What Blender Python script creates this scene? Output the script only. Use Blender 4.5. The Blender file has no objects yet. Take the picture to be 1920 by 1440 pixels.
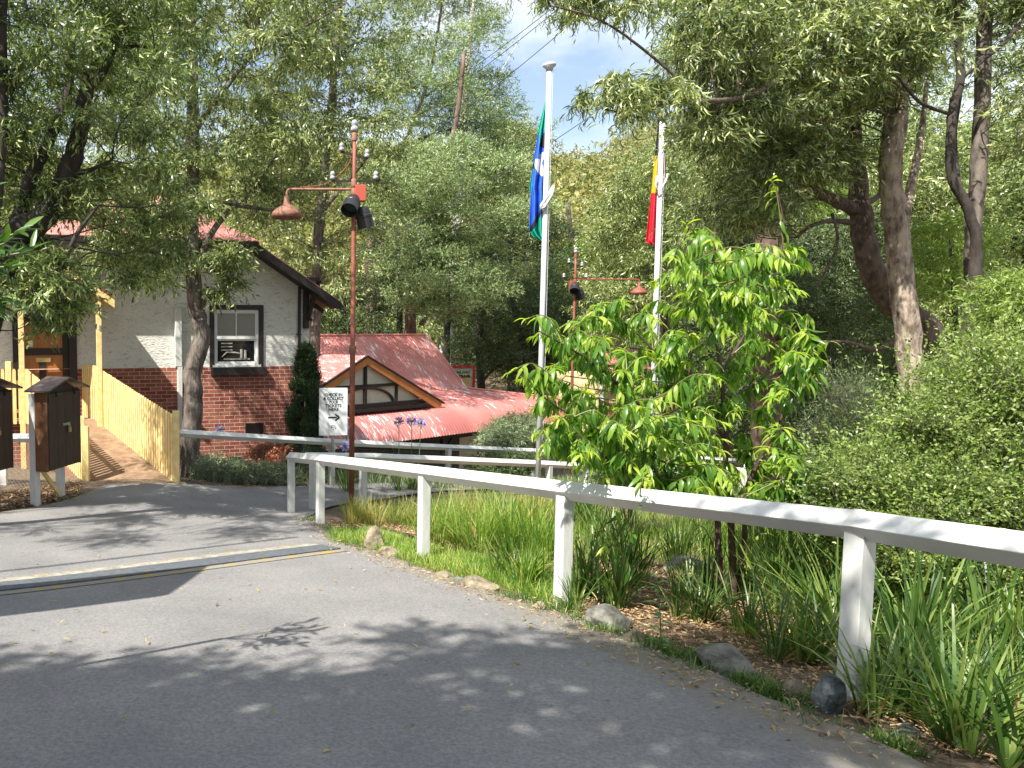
import bpy, math, random
import numpy as np
from mathutils import Vector, Matrix
R = math.radians
rnd = random.Random(7)
rng = np.random.default_rng(11)
scene = bpy.context.scene
COL = scene.collection
# ------------------------------------------------------------------ camera
F = 1443.0; PX = 480.0; PITCH = R(4.0); EYE = 1.6
cam_d = bpy.data.cameras.new('camera'); cam = bpy.data.objects.new('camera', cam_d); COL.objects.link(cam)
scene.camera = cam
cam_d.sensor_width = 36; cam_d.lens = 36 * F / 1920; cam_d.shift_x = (960 - PX) / 1920
cam_d.clip_start = 0.05; cam_d.clip_end = 2000
cam.location = (0, 0, EYE); cam.rotation_euler = (R(90) - PITCH, 0, 0)
# ------------------------------------------------------------------ light
SUN_EL = 50.0
sdir = Vector((-0.70, -0.71, 0)).normalized()            # towards the sun, horizontally
sun_vec = Vector((sdir.x * math.cos(R(SUN_EL)), sdir.y * math.cos(R(SUN_EL)), math.sin(R(SUN_EL))))
sl = bpy.data.lights.new('sun', 'SUN'); sl.energy = 5.0; sl.angle = R(0.55); sl.color = (1.0, 0.955, 0.88)
so = bpy.data.objects.new('sun', sl); COL.objects.link(so)
so.rotation_euler = sun_vec.to_track_quat('Z', 'Y').to_euler(); so.location = (-20, -12, 30)
world = bpy.data.worlds.new('World'); scene.world = world; world.use_nodes = True
wn = world.node_tree; wn.nodes.clear()
def N(nt, typ, **kw):
    n = nt.nodes.new(typ)
    for k, v in kw.items():
        if k.startswith('i_'):
            key = k[2:]
            n.inputs[int(key) if key.isdigit() else key.replace('_', ' ')].default_value = v
        else: setattr(n, k, v)
    return n
bg = N(wn, 'ShaderNodeBackground'); bg.inputs[1].default_value = 0.09
sky = N(wn, 'ShaderNodeTexSky', sky_type='NISHITA', sun_disc=False)
sky.sun_elevation = R(SUN_EL); sky.sun_rotation = math.atan2(sdir.x, sdir.y); sky.air_density = 1.1; sky.dust_density = 1.2
tc = N(wn, 'ShaderNodeTexCoord')
mp = N(wn, 'ShaderNodeMapping'); mp.inputs['Scale'].default_value = (1, 1, 2.2); mp.inputs['Location'].default_value = (.35, .1, .2)
nz = N(wn, 'ShaderNodeTexNoise', i_Scale=3.2, i_Detail=7.0, i_Roughness=.55)
cr = N(wn, 'ShaderNodeValToRGB'); cr.color_ramp.elements[0].position = .40; cr.color_ramp.elements[1].position = .60; cr.color_ramp.elements[0].color = (.16, .16, .16, 1)
mx = N(wn, 'ShaderNodeMix', data_type='RGBA')
mx.inputs[7].default_value = (6.6, 7.0, 7.6, 1)
L = wn.links.new
L(tc.outputs['Generated'], mp.inputs[0]); L(mp.outputs[0], nz.inputs[0]); L(nz.outputs[0], cr.inputs[0])
mm = N(wn, 'ShaderNodeMath', operation='MULTIPLY'); mm.inputs[1].default_value = .85
L(cr.outputs[0], mm.inputs[0]); L(mm.outputs[0], mx.inputs[0]); L(sky.outputs[0], mx.inputs[6]); L(mx.outputs[2], bg.inputs[0])
wo = N(wn, 'ShaderNodeOutputWorld'); L(bg.outputs[0], wo.inputs[0])
scene.view_settings.view_transform = 'Standard'; scene.view_settings.look = 'None'
scene.view_settings.exposure = 1.15; scene.view_settings.gamma = 1
scene.render.engine = 'CYCLES'
scene.cycles.max_bounces = 8; scene.cycles.transparent_max_bounces = 4

# ------------------------------------------------------------------ helpers
_c, _s = math.cos(PITCH), math.sin(PITCH)
def ray(X, Y):
    u = (X - PX) / F; v = -(Y - 720) / F
    y = _c + v * _s; z = v * _c - _s
    return u / y, z / y
def P(X, Y, d):                       # point seen at pixel X,Y of the 1920 px photo, d metres ahead
    a, b = ray(X, Y); return Vector((a * d, d, EYE + b * d))
def px2m(px, d): return px * d / F

def link(o, parent=None):
    COL.objects.link(o)
    if parent is not None: o.parent = parent
    return o
def tag(o, label=None, cat=None, group=None, kind=None):
    if label: o['label'] = label
    if cat: o['category'] = cat
    if group: o['group'] = group
    if kind: o['kind'] = kind
    return o
def thing(name, label, cat, loc=(0, 0, 0), rz=0, group=None):
    o = bpy.data.objects.new(name, None); COL.objects.link(o)
    o.location = loc; o.rotation_euler = (0, 0, rz); o.empty_display_size = .2
    return tag(o, label, cat, group)
class MB:                              # mesh builder
    def __init__(s): s.v = []; s.f = []; s.m = []; s.mi = 0
    def add(s, vs, fs):
        b = len(s.v); s.v += [tuple(v) for v in vs]
        for f in fs: s.f.append(tuple(i + b for i in f)); s.m.append(s.mi)
    def box(s, c, size, M=None):
        x, y, z = size[0] / 2, size[1] / 2, size[2] / 2
        vs = [Vector((i * x, j * y, k * z)) for i in (-1, 1) for j in (-1, 1) for k in (-1, 1)]
        if M is not None: vs = [M @ v for v in vs]
        c = Vector(c); vs = [v + c for v in vs]
        s.add(vs, [(0, 1, 3, 2), (4, 6, 7, 5), (0, 4, 5, 1), (2, 3, 7, 6), (0, 2, 6, 4), (1, 5, 7, 3)])
    def beam(s, a, b, w, h, roll=0, up=(0, 0, 1)):      # box from a to b, w across, h along 'up'
        a = Vector(a); b = Vector(b); d = (b - a); l = d.length; d.normalize()
        x = d.cross(Vector(up)); 
        if x.length < 1e-4: x = Vector((1, 0, 0))
        x.normalize(); z = x.cross(d).normalized()
        if roll: 
            q = Matrix.Rotation(roll, 3, d); x = q @ x; z = q @ z
        vs = []
        for p in (a, b):
            for i, j in ((-1, -1), (1, -1), (1, 1), (-1, 1)): vs.append(p + x * (i * w / 2) + z * (j * h / 2))
        s.add(vs, [(0, 1, 2, 3), (7, 6, 5, 4), (0, 4, 5, 1), (1, 5, 6, 2), (2, 6, 7, 3), (3, 7, 4, 0)])
    def prism(s, poly, thick):          # poly: list of 3D points, thick: offset vector
        n = len(poly); t = Vector(thick); vs = [Vector(p) for p in poly] + [Vector(p) + t for p in poly]
        fs = [tuple(range(n - 1, -1, -1)), tuple(range(n, 2 * n))]
        for i in range(n): j = (i + 1) % n; fs.append((i, j, j + n, i + n))
        s.add(vs, fs)
    def tube(s, pts, rad, n=8, cap=True, jit=0):
        pts = [Vector(p) for p in pts]
        if not hasattr(rad, '__len__'): rad = [rad] * len(pts)
        base = len(s.v); T = None
        for i, p in enumerate(pts):
            d = (pts[min(i + 1, len(pts) - 1)] - pts[max(i - 1, 0)]).normalized()
            if T is None:
                T = d.cross(Vector((0, 0, 1)))
                if T.length < .05: T = Vector((1, 0, 0))
                T.normalize()
            T = (T - d * T.dot(d)).normalized(); B = d.cross(T)
            for k in range(n):
                a = 2 * math.pi * k / n; r = rad[i] * (1 + (rnd.uniform(-jit, jit) if jit else 0))
                s.v.append(tuple(p + (T * math.cos(a) + B * math.sin(a)) * r))
        for i in range(len(pts) - 1):
            for k in range(n):
                a = base + i * n + k; b = base + i * n + (k + 1) % n
                s.f.append((a, b, b + n, a + n)); s.m.append(s.mi)
        if cap:
            s.f.append(tuple(base + k for k in range(n - 1, -1, -1))); s.m.append(s.mi)
            e = base + (len(pts) - 1) * n; s.f.append(tuple(e + k for k in range(n))); s.m.append(s.mi)
    def lathe(s, prof, c, n=20, M=None):  # prof (r,z)
        c = Vector(c); base = len(s.v)
        for r, z in prof:
            for k in range(n):
                a = 2 * math.pi * k / n; v = Vector((r * math.cos(a), r * math.sin(a), z))
                if M is not None: v = M @ v
                s.v.append(tuple(v + c))
        for i in range(len(prof) - 1):
            for k in range(n):
                a = base + i * n + k; b = base + i * n + (k + 1) % n
                s.f.append((a, b, b + n, a + n)); s.m.append(s.mi)
        s.f.append(tuple(base + k for k in range(n - 1, -1, -1))); s.m.append(s.mi)
        e = base + (len(prof) - 1) * n; s.f.append(tuple(e + k for k in range(n))); s.m.append(s.mi)
    def build(s, name, mats, parent=None, smooth=False, bevel=0):
        me = bpy.data.meshes.new(name); me.from_pydata(s.v, [], s.f); me.update()
        if not isinstance(mats, (list, tuple)): mats = [mats]
        for m in mats: me.materials.append(m)
        if len(mats) > 1: me.polygons.foreach_set('material_index', s.m)
        if smooth: me.polygons.foreach_set('use_smooth', [True] * len(me.polygons))
        o = bpy.data.objects.new(name, me); link(o, parent)
        if bevel:
            b = o.modifiers.new('bevel', 'BEVEL'); b.width = bevel; b.segments = 2; b.limit_method = 'ANGLE'
        return o
def np_mesh(name, V, Fq, mats, parent=None, smooth=False, mi=None, attr=None):
    V = np.asarray(V, dtype=np.float32); me = bpy.data.meshes.new(name)
    me.vertices.add(len(V)); me.vertices.foreach_set('co', V.ravel())
    Fq = [np.asarray(f, dtype=np.int32) for f in (Fq if isinstance(Fq, list) else [Fq]) if len(f)]
    tot = np.concatenate([np.full(len(f), f.shape[1], dtype=np.int32) for f in Fq])
    idx = np.concatenate([f.ravel() for f in Fq])
    me.loops.add(len(idx)); me.loops.foreach_set('vertex_index', idx)
    me.polygons.add(len(tot)); st = np.concatenate([[0], np.cumsum(tot)[:-1]]).astype(np.int32)
    me.polygons.foreach_set('loop_start', st); me.polygons.foreach_set('loop_total', tot)
    if not isinstance(mats, (list, tuple)): mats = [mats]
    for m in mats: me.materials.append(m)
    if mi is not None: me.polygons.foreach_set('material_index', np.asarray(mi, dtype=np.int32))
    if smooth: me.polygons.foreach_set('use_smooth', np.ones(len(tot), dtype=bool))
    me.update(calc_edges=True)
    if attr is not None:
        a = me.attributes.new('edge', 'FLOAT', 'POINT'); a.data.foreach_set('value', np.asarray(attr, dtype=np.float32))
    o = bpy.data.objects.new(name, me); link(o, parent); return o
def smooth_pts(pts, rad=None, k=4):     # Catmull-Rom
    pts = [Vector(p) for p in pts]; out = []; ro = []
    rad = rad if rad is not None else [1] * len(pts)
    for i in range(len(pts) - 1):
        p0 = pts[max(i - 1, 0)]; p1 = pts[i]; p2 = pts[i + 1]; p3 = pts[min(i + 2, len(pts) - 1)]
        for j in range(k):
            t = j / k
            out.append(.5 * ((2 * p1) + (p2 - p0) * t + (2 * p0 - 5 * p1 + 4 * p2 - p3) * t * t + (3 * p1 - p0 - 3 * p2 + p3) * t ** 3))
            ro.append(rad[i] * (1 - t) + rad[i + 1] * t)
    out.append(pts[-1]); ro.append(rad[-1]); return out, ro

# ------------------------------------------------------------------ materials
def mat(name, col, rough=.6, col2=None, scale=6., detail=4., bump=0., bscale=None, spec=.5, metal=0., trans=0., obj=True, ramp=(.35, .65), stretch=None):
    m = bpy.data.materials.new(name); m.use_nodes = True; nt = m.node_tree; b = nt.nodes['Principled BSDF']
    b.inputs['Roughness'].default_value = rough; b.inputs['Metallic'].default_value = metal
    b.inputs['Specular IOR Level'].default_value = spec
    b.inputs['Base Color'].default_value = (*col, 1)
    lk = nt.links.new
    if col2 or bump:
        t = N(nt, 'ShaderNodeTexCoord'); mpn = N(nt, 'ShaderNodeMapping')
        if stretch: mpn.inputs['Scale'].default_value = stretch
        lk(t.outputs['Object'], mpn.inputs[0])
        src = mpn.outputs[0]
    if col2:
        n = N(nt, 'ShaderNodeTexNoise', i_Scale=scale, i_Detail=detail, i_Roughness=.6); lk(src, n.inputs[0])
        r = N(nt, 'ShaderNodeValToRGB'); r.color_ramp.elements[0].position, r.color_ramp.elements[1].position = ramp
        r.color_ramp.elements[0].color = (*col, 1); r.color_ramp.elements[1].color = (*col2, 1)
        lk(n.outputs[0], r.inputs[0]); lk(r.outputs[0], b.inputs['Base Color'])
    if bump:
        n2 = N(nt, 'ShaderNodeTexNoise', i_Scale=bscale or scale * 4, i_Detail=6.); lk(src, n2.inputs[0])
        bp = N(nt, 'ShaderNodeBump', i_Strength=bump, i_Distance=.02); lk(n2.outputs[0], bp.inputs['Height']); lk(bp.outputs[0], b.inputs['Normal'])
    return m
def leafmat(name, cols, rough=.45, trans=.35, tcol=None, spec=.5, nscale=.9, vein=False):
    m = bpy.data.materials.new(name); m.use_nodes = True; nt = m.node_tree; lk = nt.links.new
    b = nt.nodes['Principled BSDF']; out = nt.nodes['Material Output']
    g = N(nt, 'ShaderNodeNewGeometry'); t = N(nt, 'ShaderNodeTexCoord')
    n = N(nt, 'ShaderNodeTexNoise', i_Scale=nscale, i_Detail=2.); lk(t.outputs['Object'], n.inputs[0])
    a = N(nt, 'ShaderNodeMath', operation='MULTIPLY_ADD'); a.inputs[1].default_value = .9; a.inputs[2].default_value = -.30
    lk(n.outputs[0], a.inputs[0])
    a2 = N(nt, 'ShaderNodeMath', operation='MULTIPLY_ADD'); a2.inputs[1].default_value = .85
    lk(g.outputs['Random Per Island'], a2.inputs[0]); lk(a.outputs[0], a2.inputs[2])
    r = N(nt, 'ShaderNodeValToRGB'); el = r.color_ramp.elements
    while len(el) < len(cols): el.new(.5)
    for i, c in enumerate(cols): el[i].position = i / (len(cols) - 1); el[i].color = (min(c[0] * 1.42, 1), min(c[1] * 1.36, 1), min(c[2] * 1.12, 1), 1)
    lk(a2.outputs[0], r.inputs[0]); lk(r.outputs[0], b.inputs['Base Color'])
    b.inputs['Roughness'].default_value = rough; b.inputs['Specular IOR Level'].default_value = spec
    tr = N(nt, 'ShaderNodeBsdfTranslucent'); hs = N(nt, 'ShaderNodeMix', data_type='RGBA', blend_type='MULTIPLY'); hs.inputs[0].default_value = 1
    hs.inputs[7].default_value = (*(tcol or (1.5, 1.7, .7)), 1); lk(r.outputs[0], hs.inputs[6]); lk(hs.outputs[2], tr.inputs[0])
    ms = N(nt, 'ShaderNodeMixShader'); ms.inputs[0].default_value = trans
    lk(b.outputs[0], ms.inputs[1]); lk(tr.outputs[0], ms.inputs[2]); lk(ms.outputs[0], out.inputs[0])
    return m
M = {}
M['white'] = mat('white_paint', (.56, .56, .53), .5, (.68, .68, .65), 2.2, 7, bump=.12, bscale=30)
M['white2'] = mat('white_paint_weathered', (.46, .47, .43), .6, (.66, .66, .62), 4, 7, bump=.15, bscale=40, stretch=(1, 1, .25))
M['pole'] = mat('white_pole', (.50, .52, .54), .4, (.62, .63, .64), 1)
M['cream'] = mat('yellow_timber', (.66, .47, .18), .6, (.80, .62, .29), 9, bump=.1, bscale=40)
M['brown'] = mat('brown_boards_shaded', (.030, .017, .011), .55, (.055, .034, .022), 8, bump=.2, bscale=30, stretch=(6, 6, .6))  # cabinet front brown, darkened for the shade it stands in
M['brownlit'] = mat('brown_board_sunlit', (.11, .045, .018), .6, (.17, .08, .035), 8)  # same cabinet brown, brighter to carry the sun on its side
M['darktrim'] = mat('dark_trim', (.016, .010, .009), .55)
M['black'] = mat('black_paint', (.012, .012, .013), .5)
M['blackgloss'] = mat('black_housing', (.02, .021, .024), .38)
M['rust'] = mat('oxide_red_paint', (.20, .055, .035), .6, (.27, .085, .05), 10, bump=.1)
M['rust2'] = mat('weathered_red_brown', (.21, .09, .055), .7, (.30, .15, .10), 12, bump=.1)
M['orange'] = mat('ochre_barge', (.46, .17, .045), .6, (.55, .22, .07), 5)
M['porc'] = mat('porcelain', (.20, .20, .22), .2, (.45, .45, .45), 24)
M['metal'] = mat('steel', (.5, .5, .5), .35, metal=.9)
M['brass'] = mat('brass', (.55, .45, .2), .35, metal=.8)
M['zinc'] = mat('galvanised_wire', (.30, .31, .30), .45, metal=.6)
M['alu'] = mat('foil_housing', (.6, .6, .62), .25, metal=.7)
M['glass'] = mat('window_glass', (.012, .013, .014), .06, spec=.8)
M['blind'] = mat('window_blind', (.23, .22, .19), .6, (.26, .25, .215), 3)
M['signw'] = mat('sign_white', (.62, .64, .63), .5)
M['ink'] = mat('sign_ink', (.006, .006, .010), .6)
M['red'] = mat('sign_red', (.50, .02, .03), .5)
M['deck'] = mat('deck_boards', (.19, .115, .065), .7, (.30, .20, .125), 5, bump=.3, bscale=60)
M['door'] = mat('varnished_door', (.27, .10, .02), .4, (.34, .14, .035), 4, stretch=(4, 4, .5))
M['bark'] = mat('bark_brown', (.05, .04, .032), .9, (.17, .14, .115), 14, 12, bump=1., bscale=26, stretch=(1, 1, .3), ramp=(.36, .62))
M['barkdk'] = mat('bark_dark', (.022, .017, .013), .9, (.06, .048, .038), 8, bump=.9, bscale=20, stretch=(1, 1, .35))
M['barkred'] = mat('bark_redbrown', (.055, .032, .024), .88, (.20, .13, .10), 8, 9, bump=1., bscale=18, stretch=(1, 1, .3))
M['barkpale'] = mat('bark_pale', (.11, .08, .058), .88, (.46, .37, .29), 13, 12, bump=1., bscale=26, stretch=(1, 1, .38), ramp=(.36, .60))
M['barkgum'] = mat('bark_gum_white', (.42, .40, .36), .8, (.62, .60, .56), 3, bump=.2)
M['peachbark'] = mat('bark_peach', (.045, .022, .018), .7, (.09, .05, .04), 12, bump=.4)
M['rock'] = mat('rock_grey', (.07, .072, .06), .9, (.26, .25, .20), 9, 10, bump=1., bscale=24)
M['rocktan'] = mat('rock_tan', (.12, .10, .065), .9, (.34, .28, .19), 9, 10, bump=1., bscale=22)
M['rockdk'] = mat('rock_blue_grey', (.035, .043, .047), .75, (.13, .145, .15), 12, 10, bump=1., bscale=26)
M['cream_wall'] = mat('cream_render', (.58, .53, .41), .85, (.66, .61, .50), 3, bump=.4, bscale=30)
M['concrete'] = mat('concrete_edge', (.20, .185, .15), .9, (.40, .37, .30), 14, 6, bump=.5, bscale=60)
M['grate'] = mat('cast_grate', (.075, .085, .10), .6, (.12, .13, .14), 20)
M['yellowp'] = mat('worn_yellow_paint', (.34, .24, .06), .85, (.24, .22, .18), 5, 8, ramp=(.40, .48), bump=.4, bscale=70)
M['wire'] = mat('cable_black', (.03, .03, .03), .6)

def stucco():
    m = bpy.data.materials.new('roughcast_stucco'); m.use_nodes = True; nt = m.node_tree; b = nt.nodes['Principled BSDF']; lk = nt.links.new
    t = N(nt, 'ShaderNodeTexCoord'); n = N(nt, 'ShaderNodeTexNoise', i_Scale=9., i_Detail=5., i_Roughness=.65, i_Distortion=1.2)
    mp_ = N(nt, 'ShaderNodeMapping'); mp_.inputs['Scale'].default_value = (.8, 1, 2.0); lk(t.outputs['Object'], mp_.inputs[0]); lk(mp_.outputs[0], n.inputs[0])
    r = N(nt, 'ShaderNodeValToRGB'); r.color_ramp.elements[0].position = .33; r.color_ramp.elements[1].position = .47
    r.color_ramp.elements[0].color = (.47, .46, .39, 1); r.color_ramp.elements[1].color = (.78, .77, .70, 1)
    lk(n.outputs[0], r.inputs[0])
    n2 = N(nt, 'ShaderNodeTexNoise', i_Scale=.9, i_Detail=3.); lk(t.outputs['Object'], n2.inputs[0])
    mx_ = N(nt, 'ShaderNodeMix', data_type='RGBA', blend_type='MULTIPLY'); mx_.inputs[0].default_value = .25
    lk(r.outputs[0], mx_.inputs[6]); lk(n2.outputs[0], mx_.inputs[7]); lk(mx_.outputs[2], b.inputs['Base Color'])
    bp = N(nt, 'ShaderNodeBump', i_Strength=1., i_Distance=.03); lk(n.outputs[0], bp.inputs['Height']); lk(bp.outputs[0], b.inputs['Normal'])
    b.inputs['Roughness'].default_value = .9; return m
M['stucco'] = stucco()
def brick():
    m = bpy.data.materials.new('red_brick'); m.use_nodes = True; nt = m.node_tree; b = nt.nodes['Principled BSDF']; lk = nt.links.new
    t = N(nt, 'ShaderNodeTexCoord'); sp = N(nt, 'ShaderNodeSeparateXYZ'); cb = N(nt, 'ShaderNodeCombineXYZ')
    lk(t.outputs['Object'], sp.inputs[0]); ad = N(nt, 'ShaderNodeMath', operation='ADD'); lk(sp.outputs[0], ad.inputs[0]); lk(sp.outputs[1], ad.inputs[1])
    lk(ad.outputs[0], cb.inputs[0]); lk(sp.outputs[2], cb.inputs[1])
    br = N(nt, 'ShaderNodeTexBrick'); br.inputs['Scale'].default_value = 1; br.inputs['Brick Width'].default_value = .24; br.inputs['Row Height'].default_value = .086
    br.inputs['Mortar Size'].default_value = .0065; br.inputs['Mortar Smooth'].default_value = .3; br.inputs['Bias'].default_value = -.1
    br.inputs['Color1'].default_value = (.20, .045, .028, 1); br.inputs['Color2'].default_value = (.33, .115, .07, 1); br.inputs['Mortar'].default_value = (.50, .37, .29, 1)
    lk(cb.outputs[0], br.inputs[0])
    n = N(nt, 'ShaderNodeTexNoise', i_Scale=25., i_Detail=4.); lk(t.outputs['Object'], n.inputs[0])
    mx_ = N(nt, 'ShaderNodeMix', data_type='RGBA', blend_type='OVERLAY'); mx_.inputs[0].default_value = .45
    lk(br.outputs[0], mx_.inputs[6]); lk(n.outputs[0], mx_.inputs[7]); lk(mx_.outputs[2], b.inputs['Base Color'])
    bp = N(nt, 'ShaderNodeBump', i_Strength=.6, i_Distance=.01, invert=True); lk(br.outputs['Fac'], bp.inputs['Height']); lk(bp.outputs[0], b.inputs['Normal'])
    b.inputs['Roughness'].default_value = .85; return m
M['brick'] = brick()
def tinroof(name, c1, c2, wear):
    m = bpy.data.materials.new(name); m.use_nodes = True; nt = m.node_tree; b = nt.nodes['Principled BSDF']; lk = nt.links.new
    t = N(nt, 'ShaderNodeTexCoord'); n = N(nt, 'ShaderNodeTexNoise', i_Scale=.8, i_Detail=4.); lk(t.outputs['Object'], n.inputs[0])
    r = N(nt, 'ShaderNodeValToRGB'); r.color_ramp.elements[0].color = (*c1, 1); r.color_ramp.elements[1].color = (*c2, 1)
    r.color_ramp.elements[0].position = .35; r.color_ramp.elements[1].position = .65; lk(n.outputs[0], r.inputs[0])
    mp_ = N(nt, 'ShaderNodeMapping'); mp_.inputs['Scale'].default_value = (7, 1.3, 1.3); lk(t.outputs['Object'], mp_.inputs[0])
    n2 = N(nt, 'ShaderNodeTexNoise', i_Scale=1.6, i_Detail=5., i_Roughness=.7); lk(mp_.outputs[0], n2.inputs[0])
    n3 = N(nt, 'ShaderNodeTexNoise', i_Scale=.45, i_Detail=2.); lk(t.outputs['Object'], n3.inputs[0])
    sm = N(nt, 'ShaderNodeMath', operation='MULTIPLY_ADD'); sm.inputs[1].default_value = .35; lk(n3.outputs[0], sm.inputs[0]); lk(n2.outputs[0], sm.inputs[2])
    r2 = N(nt, 'ShaderNodeValToRGB'); r2.color_ramp.elements[0].position = wear; r2.color_ramp.elements[1].position = wear + .05
    lk(sm.outputs[0], r2.inputs[0])
    mx_ = N(nt, 'ShaderNodeMix', data_type='RGBA'); lk(r2.outputs[0], mx_.inputs[0]); lk(r.outputs[0], mx_.inputs[6]); mx_.inputs[7].default_value = (.74, .66, .66, 1)
    lk(mx_.outputs[2], b.inputs['Base Color']); b.inputs['Roughness'].default_value = .5; return m
M['tin'] = tinroof('faded_red_corrugated_iron', (.46, .15, .125), (.56, .22, .185), .78)
M['tin2'] = tinroof('faded_red_corrugated_iron_worn_shaded', (.38, .125, .11), (.50, .19, .165), .745)  # more worn; base also darker, standing in for tree shade on the skirt
M['tile'] = mat('faded_red_roof_sheet', (.36, .13, .105), .7, (.48, .22, .19), 6, bump=.4, bscale=20)

def asphalt():
    m = bpy.data.materials.new('asphalt'); m.use_nodes = True; nt = m.node_tree; b = nt.nodes['Principled BSDF']; lk = nt.links.new
    t = N(nt, 'ShaderNodeTexCoord')
    v = N(nt, 'ShaderNodeTexVoronoi', i_Scale=130.); lk(t.outputs['Object'], v.inputs[0])
    n = N(nt, 'ShaderNodeTexNoise', i_Scale=48., i_Detail=8., i_Roughness=.85); lk(t.outputs['Object'], n.inputs[0])
    n2 = N(nt, 'ShaderNodeTexNoise', i_Scale=1.1, i_Detail=5., i_Roughness=.6); lk(t.outputs['Object'], n2.inputs[0])
    r = N(nt, 'ShaderNodeValToRGB'); r.color_ramp.elements[0].position = .3; r.color_ramp.elements[1].position = .72
    r.color_ramp.elements[0].color = (.085, .083, .081, 1); r.color_ramp.elements[1].color = (.335, .324, .314, 1); lk(n.outputs[0], r.inputs[0])
    r3 = N(nt, 'ShaderNodeValToRGB'); r3.color_ramp.elements[0].position = .3; r3.color_ramp.elements[1].position = .7
    r3.color_ramp.elements[0].color = (.78, .78, .79, 1); r3.color_ramp.elements[1].color = (1.1, 1.09, 1.07, 1); lk(n2.outputs[0], r3.inputs[0])
    mx_ = N(nt, 'ShaderNodeMix', data_type='RGBA', blend_type='MULTIPLY'); mx_.inputs[0].default_value = 1; lk(r.outputs[0], mx_.inputs[6]); lk(r3.outputs[0], mx_.inputs[7])
    at = N(nt, 'ShaderNodeAttribute', attribute_name='edge')
    n4 = N(nt, 'ShaderNodeTexNoise', i_Scale=5., i_Detail=8., i_Roughness=.7); lk(t.outputs['Object'], n4.inputs[0])
    ad = N(nt, 'ShaderNodeMath', operation='MULTIPLY_ADD'); ad.inputs[1].default_value = 1.0; lk(n4.outputs[0], ad.inputs[0]); lk(at.outputs['Fac'], ad.inputs[2])
    r4 = N(nt, 'ShaderNodeValToRGB'); r4.color_ramp.elements[0].position = .62; r4.color_ramp.elements[1].position = .88
    mm_ = N(nt, 'ShaderNodeMath', operation='MULTIPLY'); mm_.inputs[1].default_value = .75
    lk(ad.outputs[0], mm_.inputs[0]); lk(mm_.outputs[0], r4.inputs[0])
    mx2 = N(nt, 'ShaderNodeMix', data_type='RGBA'); lk(r4.outputs[0], mx2.inputs[0]); lk(mx_.outputs[2], mx2.inputs[6]); 
    rd = N(nt, 'ShaderNodeValToRGB'); rd.color_ramp.elements[0].color = (.07, .06, .045, 1); rd.color_ramp.elements[1].color = (.30, .265, .21, 1); lk(n.outputs[0], rd.inputs[0])
    lk(rd.outputs[0], mx2.inputs[7]); lk(mx2.outputs[2], b.inputs['Base Color'])
    bp = N(nt, 'ShaderNodeBump', i_Strength=.5, i_Distance=.006); lk(n.outputs[0], bp.inputs['Height']); lk(bp.outputs[0], b.inputs['Normal'])
    b.inputs['Roughness'].default_value = .85; return m
M['asphalt'] = asphalt()
M['soil'] = mat('mulch_soil', (.07, .045, .028), .95, (.22, .16, .10), 26, 8, bump=1., bscale=45)
M['hill'] = mat('forest_floor', (.045, .055, .022), .95, (.09, .09, .04), 1, 5)

LM = {}
LM['wattle'] = leafmat('wattle_leaves', [(.022, .040, .014), (.06, .09, .032), (.14, .18, .075), (.36, .40, .22)], .33, .3)
LM['wattle_left'] = leafmat('wattle_leaves_dense', [(.022, .044, .014), (.055, .09, .03), (.12, .17, .065), (.32, .37, .19)], .33, .3)
LM['silver'] = leafmat('silver_wattle_leaves', [(.032, .056, .026), (.085, .13, .06), (.18, .24, .125), (.34, .40, .24)], .45, .3, (1.2, 1.4, .8))
LM['dark'] = leafmat('dark_leaves', [(.018, .032, .012), (.04, .065, .026), (.085, .12, .05)], .5, .25)
LM['gum'] = leafmat('gum_leaves', [(.06, .07, .025), (.12, .13, .05), (.20, .20, .09)], .5, .3)
LM['far'] = leafmat('far_leaves', [(.06, .085, .04), (.15, .165, .075), (.30, .27, .12)], .6, .3, nscale=.06)
LM['bright'] = leafmat('bright_leaves', [(.055, .10, .02), (.12, .18, .04), (.20, .27, .07)], .45, .4)
LM['peachtip'] = leafmat('young_peach_leaves', [(.12, .20, .03), (.21, .29, .045), (.34, .38, .08)], .34, .5, (1.5, 1.8, .4))
LM['peach'] = leafmat('peach_leaves', [(.025, .07, .013), (.055, .13, .022), (.11, .20, .035), (.22, .31, .06)], .34, .42, (1.5, 1.9, .45), nscale=1.6)
LM['shrub'] = leafmat('small_shrub_leaves', [(.035, .065, .018), (.08, .13, .035), (.15, .21, .06), (.22, .29, .09)], .4, .35)
LM['conifer'] = leafmat('conifer_needles', [(.010, .024, .010), (.022, .046, .018), (.05, .085, .035)], .5, .15)
LM['strap'] = leafmat('strap_leaves', [(.014, .038, .010), (.032, .072, .018), (.07, .13, .03), (.18, .23, .08)], .35, .3, (1.4, 1.8, .5), nscale=2)
LM['grass'] = leafmat('grass_blades', [(.03, .08, .012), (.08, .16, .024), (.16, .26, .045), (.36, .35, .14)], .5, .45, (1.4, 1.6, .5), nscale=1.5)
LM['fine'] = leafmat('fine_grass', [(.035, .07, .016), (.10, .14, .035), (.28, .27, .11), (.36, .30, .15)], .5, .45, nscale=2.)
LM['dry'] = leafmat('dry_grass', [(.12, .08, .03), (.26, .19, .09), (.40, .33, .18)], .6, .35)
LM['grey'] = leafmat('grey_green_leaves', [(.05, .075, .04), (.11, .15, .09), (.22, .27, .18)], .45, .25, (1.1, 1.3, .9))
LM['laurel'] = leafmat('broad_leaves', [(.025, .06, .014), (.045, .10, .025), (.10, .17, .04)], .3, .25, (1.2, 1.5, .5))
LM['litter'] = leafmat('litter_chips', [(.05, .028, .018), (.13, .075, .045), (.26, .165, .10), (.42, .31, .20)], .8, .0, nscale=1.2)
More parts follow.
